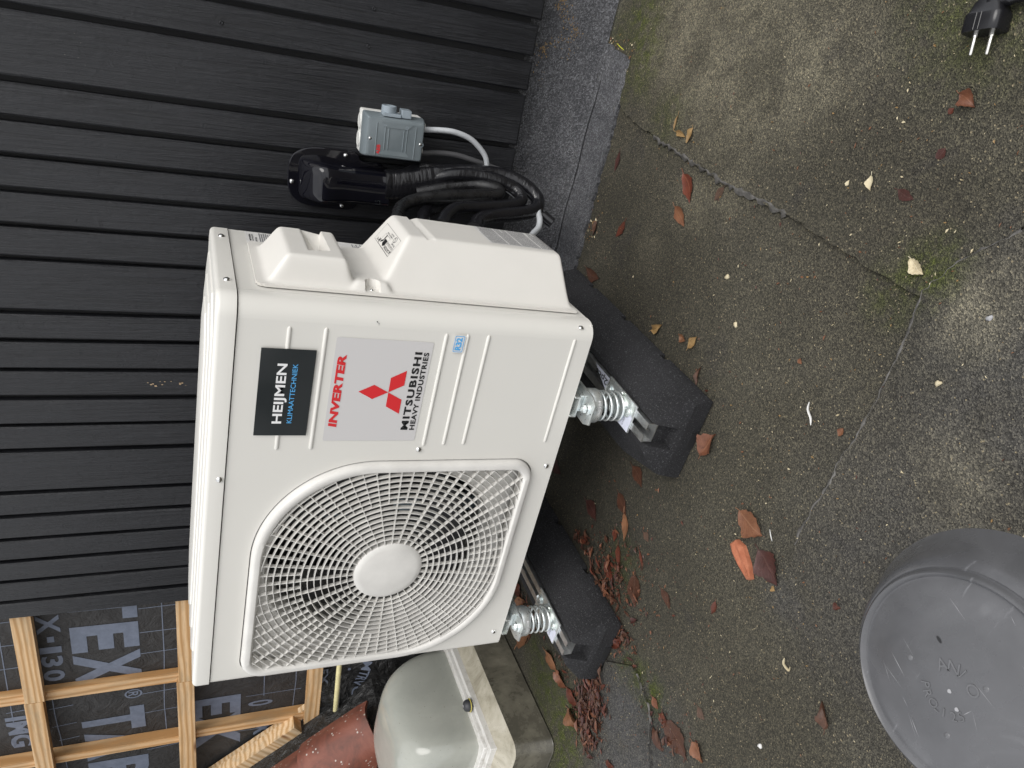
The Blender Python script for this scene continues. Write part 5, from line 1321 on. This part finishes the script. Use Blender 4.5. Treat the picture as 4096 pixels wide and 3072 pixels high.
# shard of brick
r = random.Random(6); bx, by = .517, -.327
mb = MB(); h = rad(-117); ex2, ey2 = Vector((math.cos(h), math.sin(h))), Vector((-math.sin(h), math.cos(h)))
top = [(-.034, -.010), (-.020, -.016), (.006, -.013), (.034, -.006), (.036, .004), (.012, .012), (-.018, .015), (-.034, .006)]
lo = [(x * 1.04 + .001, y * 1.12) for x, y in top]
def bw(x, y, z): p = ex2 * x + ey2 * y; return (bx + p.x, by + p.y, gz2(bx, by) + z)
mid_ = [(x * .9, y * .55) for x, y in top]
mb.loft([[bw(x, y, .003) for x, y in lo], [bw(x + r.uniform(-.001, .001), y, .011 + r.uniform(-.002, .002)) for x, y in top], [bw(x, y + .002, .017 + r.uniform(-.002, .002)) for x, y in mid_]])
props(obj('brick_shard', mb, M_BRICK, None), 'jagged orange brick shard lying against a large dark red leaf', 'brick shard')
# small pale things
def scrap(name, pts, w, m, label, cat):
    P = spline(pts, 5); mb = MB(); mb.tube(P, [w * (1 - .7 * abs(2 * i / (len(P) - 1) - 1) ** 3) for i in range(len(P))], 6, True, .5); return props(obj(name, mb, m, None, smooth=60), label, cat)
scrap('cable_shred', [(.829, -.316, .006), (.818, -.321, .008), (.808, -.331, .006), (.800, -.339, .009)], .0026, M_STICK_WHITE, 'white plastic shred lying on open felt before the right foot', 'plastic shred')
scrap('wood_curl', [(.446, -.482, .006), (.440, -.488, .010), (.436, -.498, .006), (.443, -.497, .006)], .0030, LEAF['cream'], 'cream curled wood shaving on felt near the vent', 'wood shaving')
scrap('wood_curl', [(.604, -.352, .005), (.598, -.360, .007), (.590, -.366, .005)], .0012, M_STICK_WHITE, 'thin white curved shaving beyond the large orange brown leaf', 'wood shaving')
scrap('grass_blade', [(1.262, .540, .006), (1.266, .548, .012), (1.272, .556, .020)], .0016, plain('yellow_green', (.55, .58, .03), .5), 'bright yellow green blade on the corner of the felt strip', 'grass blade')
for nm, x, y, s, m, lb in (('pebble', .954, -.484, .0042, LEAF['cream'], 'pinkish round stone on the near sheet'), ('pebble', 1.055, -.500, .0040, M_CHIP, 'pale stone on the white streaked part of the near sheet'), ('seed_husk', .931, -.032, .0048, LEAF['cream'], 'pink seed husk on open felt, farther of the pair'), ('seed_husk', .864, -.097, .0048, LEAF['cream'], 'pink seed husk on open felt, nearer of the pair'), ('snail_shell', .272, -.514, .0042, M_STICK_WHITE, 'white shell crumb on felt between vent and leaf trail')):
    mb = MB(); mb.lathe([(.0001, s * .9), (s * .6, s * .75), (s, s * .3), (s * .9, -.1 * s), (.0001, -.2 * s)], (x, y, gz2(x, y) + .0045), 'Z', 10)
    mb.v = [(a + .25 * s * math.sin(900 * b), b + .2 * s * math.sin(800 * a), c) for a, b, c in mb.v]; props(obj(nm, mb, m, None, smooth=60), lb, nm.replace('_', ' '))

def chips(name, spots, n, seed, mats, size, flat=True, label=None):
    """countless crumbs joined into one mesh"""
    r = random.Random(seed); mb = MB(); mi = []
    for _ in range(n):
        cx, cy, sx, sy = r.choice(spots); x, y = r.gauss(cx, sx), r.gauss(cy, sy); s = r.uniform(*size) * r.choice((.6, 1, 1, 1.5)); a = r.uniform(0, 6.28); e = r.uniform(.3, .9)
        c, q_ = math.cos(a), math.sin(a); z = gz2(x, y) + .0047 + r.uniform(0, .001)
        if y > .50 and x < 1.26: z += .004
        P = [(s, 0), (.2 * s, e * s * .6), (-s, .15 * s), (-.1 * s, -e * s * .6)]; t = r.uniform(.2, .9) * s
        mb.add([(x + c * u - q_ * v, y + q_ * u + c * v, z + (t if i in (1, 3) else 0) * .5) for i, (u, v) in enumerate(P)], [(0, 1, 2), (0, 2, 3)]); k = r.randrange(len(mats)); mi += [k, k]
    o = obj(name, mb, mats[0], None, recalc=False, kind='stuff')
    for m_ in mats[1:]: o.data.materials.append(m_)
    o.data.polygons.foreach_set('material_index', mi)
    if label: o['label'] = label
    return o
CH = [LEAF['cream'], LEAF['yel'], LEAF['tan']]
chips('debris', [(1.2, .1, .25, .3), (.95, .0, .2, .3), (.7, -.35, .25, .15), (1.15, -.3, .2, .15), (.3, -.35, .2, .15), (.05, -.25, .1, .1)], 900, 21, CH, (.0010, .0024), label='pale crumbs and flakes scattered over the felt')
chips('sawdust', [(.90, .55, .025, .04), (.87, .50, .02, .03), (.87, .58, .02, .03), (1.27, .60, .01, .02), (1.25, .52, .02, .02), (.86, .62, .02, .02), (.84, .47, .02, .03)], 230, 22, [LEAF['yel'], LEAF['cream'], LEAF['tan']], (.0016, .0042), label='sawdust chips along the grey felt strip')
chips('red_crumbs', [(.5, -.2, .3, .2), (.33, -.05, .08, .12), (.9, -.1, .2, .2), (.28, -.1, .07, .1), (.20, -.05, .05, .08), (.08, -.35, .06, .05)], 300, 23, [LEAF['orange'], LEAF['redb']], (.0015, .0040), label='reddish leaf crumbs on the felt')
# sawdust on the upstand
mb = MB(); r = random.Random(31)
for _ in range(190):
    t = r.random(); x = 1.35 - .15 * t + r.gauss(0, .004) + (0 if r.random() < .7 else r.uniform(-.06, .02)); z = .10 + .03 * math.sin(9 * t) + (.13 - .10) * t + r.gauss(0, .008); s = r.uniform(.0007, .0019)
    y = .6475 + .0015 * math.sin(23 * x) - .0012 - .008 * max(0, (.11 - z) / .09)
    mb.add([(x - s, y, z - s * .6), (x + s, y - .0005, z - s * .4), (x + s * .7, y, z + s), (x - s, y - .0008, z + s * .7)], [(0, 1, 2, 3)])
o = obj('upstand_sawdust', mb, LEAF['yel'], upstand, kind='stuff', recalc=False)

# the wet pile of rotting leaves at the nose of the left foot
r = random.Random(41); mb = MB(); mb.uv = []; mi = []
LK = ['redb', 'wet', 'wet', 'brown', 'dark', 'maple']
for _ in range(760):
    t = r.random(); x = -.03 - .16 * t + r.gauss(0, .020); y = -.118 - .045 * t * 1.1 + r.gauss(0, .018 + .008 * t) + (.03 if r.random() < .18 else 0)
    if math.hypot(x + .0, y) < .01: continue
    if x > -.03 and y > -.115: continue
    if x < -.10 and r.random() < .35: y += .04
    L_ = r.choice((r.uniform(.004, .012), r.uniform(.004, .016), r.uniform(.012, .034))); lm = leaf_mb(x, y, L_, L_ * r.uniform(.12, .5), r.choice((r.uniform(0, 360), -150 + r.uniform(-25, 25))), r.uniform(.4, 1.6), r.randrange(9999), gz2(x, y) + .0045 + r.random() ** 2 * .011, n=4, m=2)
    b = len(mb.v); mb.v += lm.v; mb.uv += lm.uv; mb.f += [tuple(b + i for i in f_) for f_ in lm.f]; k = r.randrange(len(LK)); mi += [k] * len(lm.f)
for xs_, ys_, nn in ((.13, -.10, 90), (.180, -.03, 90), (.20, .08, 60), (.23, -.02, 60), (.22, -.10, 40), (-.10, .12, 40), (-.14, .22, 46), (-.135, .0, 30), (.10, -.14, 30), (-.06, -.15, 50), (.06, -.33, 24), (.30, -.06, 20)):
    for _ in range(nn):
        x, y = r.gauss(xs_, .012), r.gauss(ys_, .04); L_ = r.choice((.005, .007, .009, .012, .02)) * r.uniform(.7, 1.4); lm = leaf_mb(x, y, L_, L_ * r.uniform(.2, .6), r.uniform(0, 360), r.uniform(.4, 1.4), r.randrange(9999), gz2(x, y) + .0045 + r.random() * .006, n=4, m=2)
        b = len(mb.v); mb.v += lm.v; mb.uv += lm.uv; mb.f += [tuple(b + i for i in f_) for f_ in lm.f]; k = r.randrange(len(LK)); mi += [k] * len(lm.f)
o = obj('leaf_litter', mb, LEAF[LK[0]], None, smooth=180, recalc=False, kind='stuff')
for k in LK[1:]: o.data.materials.append(LEAF[k])
o.data.polygons.foreach_set('material_index', mi)
o['label'] = 'shredded wet brown leaf litter heaped at the nose of the left foot'
# cushions of moss by the rooflight
r = random.Random(51); mb = MB()
for _ in range(1500):
    cx, cy, s0 = r.choice(((-.25, .05, .03), (-.235, -.05, .025), (-.30, -.09, .03), (-.275, .12, .02), (-.35, -.10, .025), (-.26, .0, .03)))
    x, y = r.gauss(cx, s0 * .7), r.gauss(cy, s0); z = gz2(x, y) + .001
    if x < -.330 and y > -.065: continue
    h_, w_ = r.uniform(.002, .0062), r.uniform(.0006, .0013); a = r.uniform(0, 6.28); lx, ly = r.gauss(0, .002), r.gauss(0, .002)
    mb.add([(x - w_ * math.cos(a), y - w_ * math.sin(a), z), (x + w_ * math.cos(a), y + w_ * math.sin(a), z), (x + lx, y + ly, z + h_)], [(0, 1, 2)])
o = obj('moss', mb, plain('moss_green', (.055, .085, .008), .8, var=60), None, recalc=False, kind='stuff'); o['label'] = 'bright green moss growing beside the rooflight kerb'
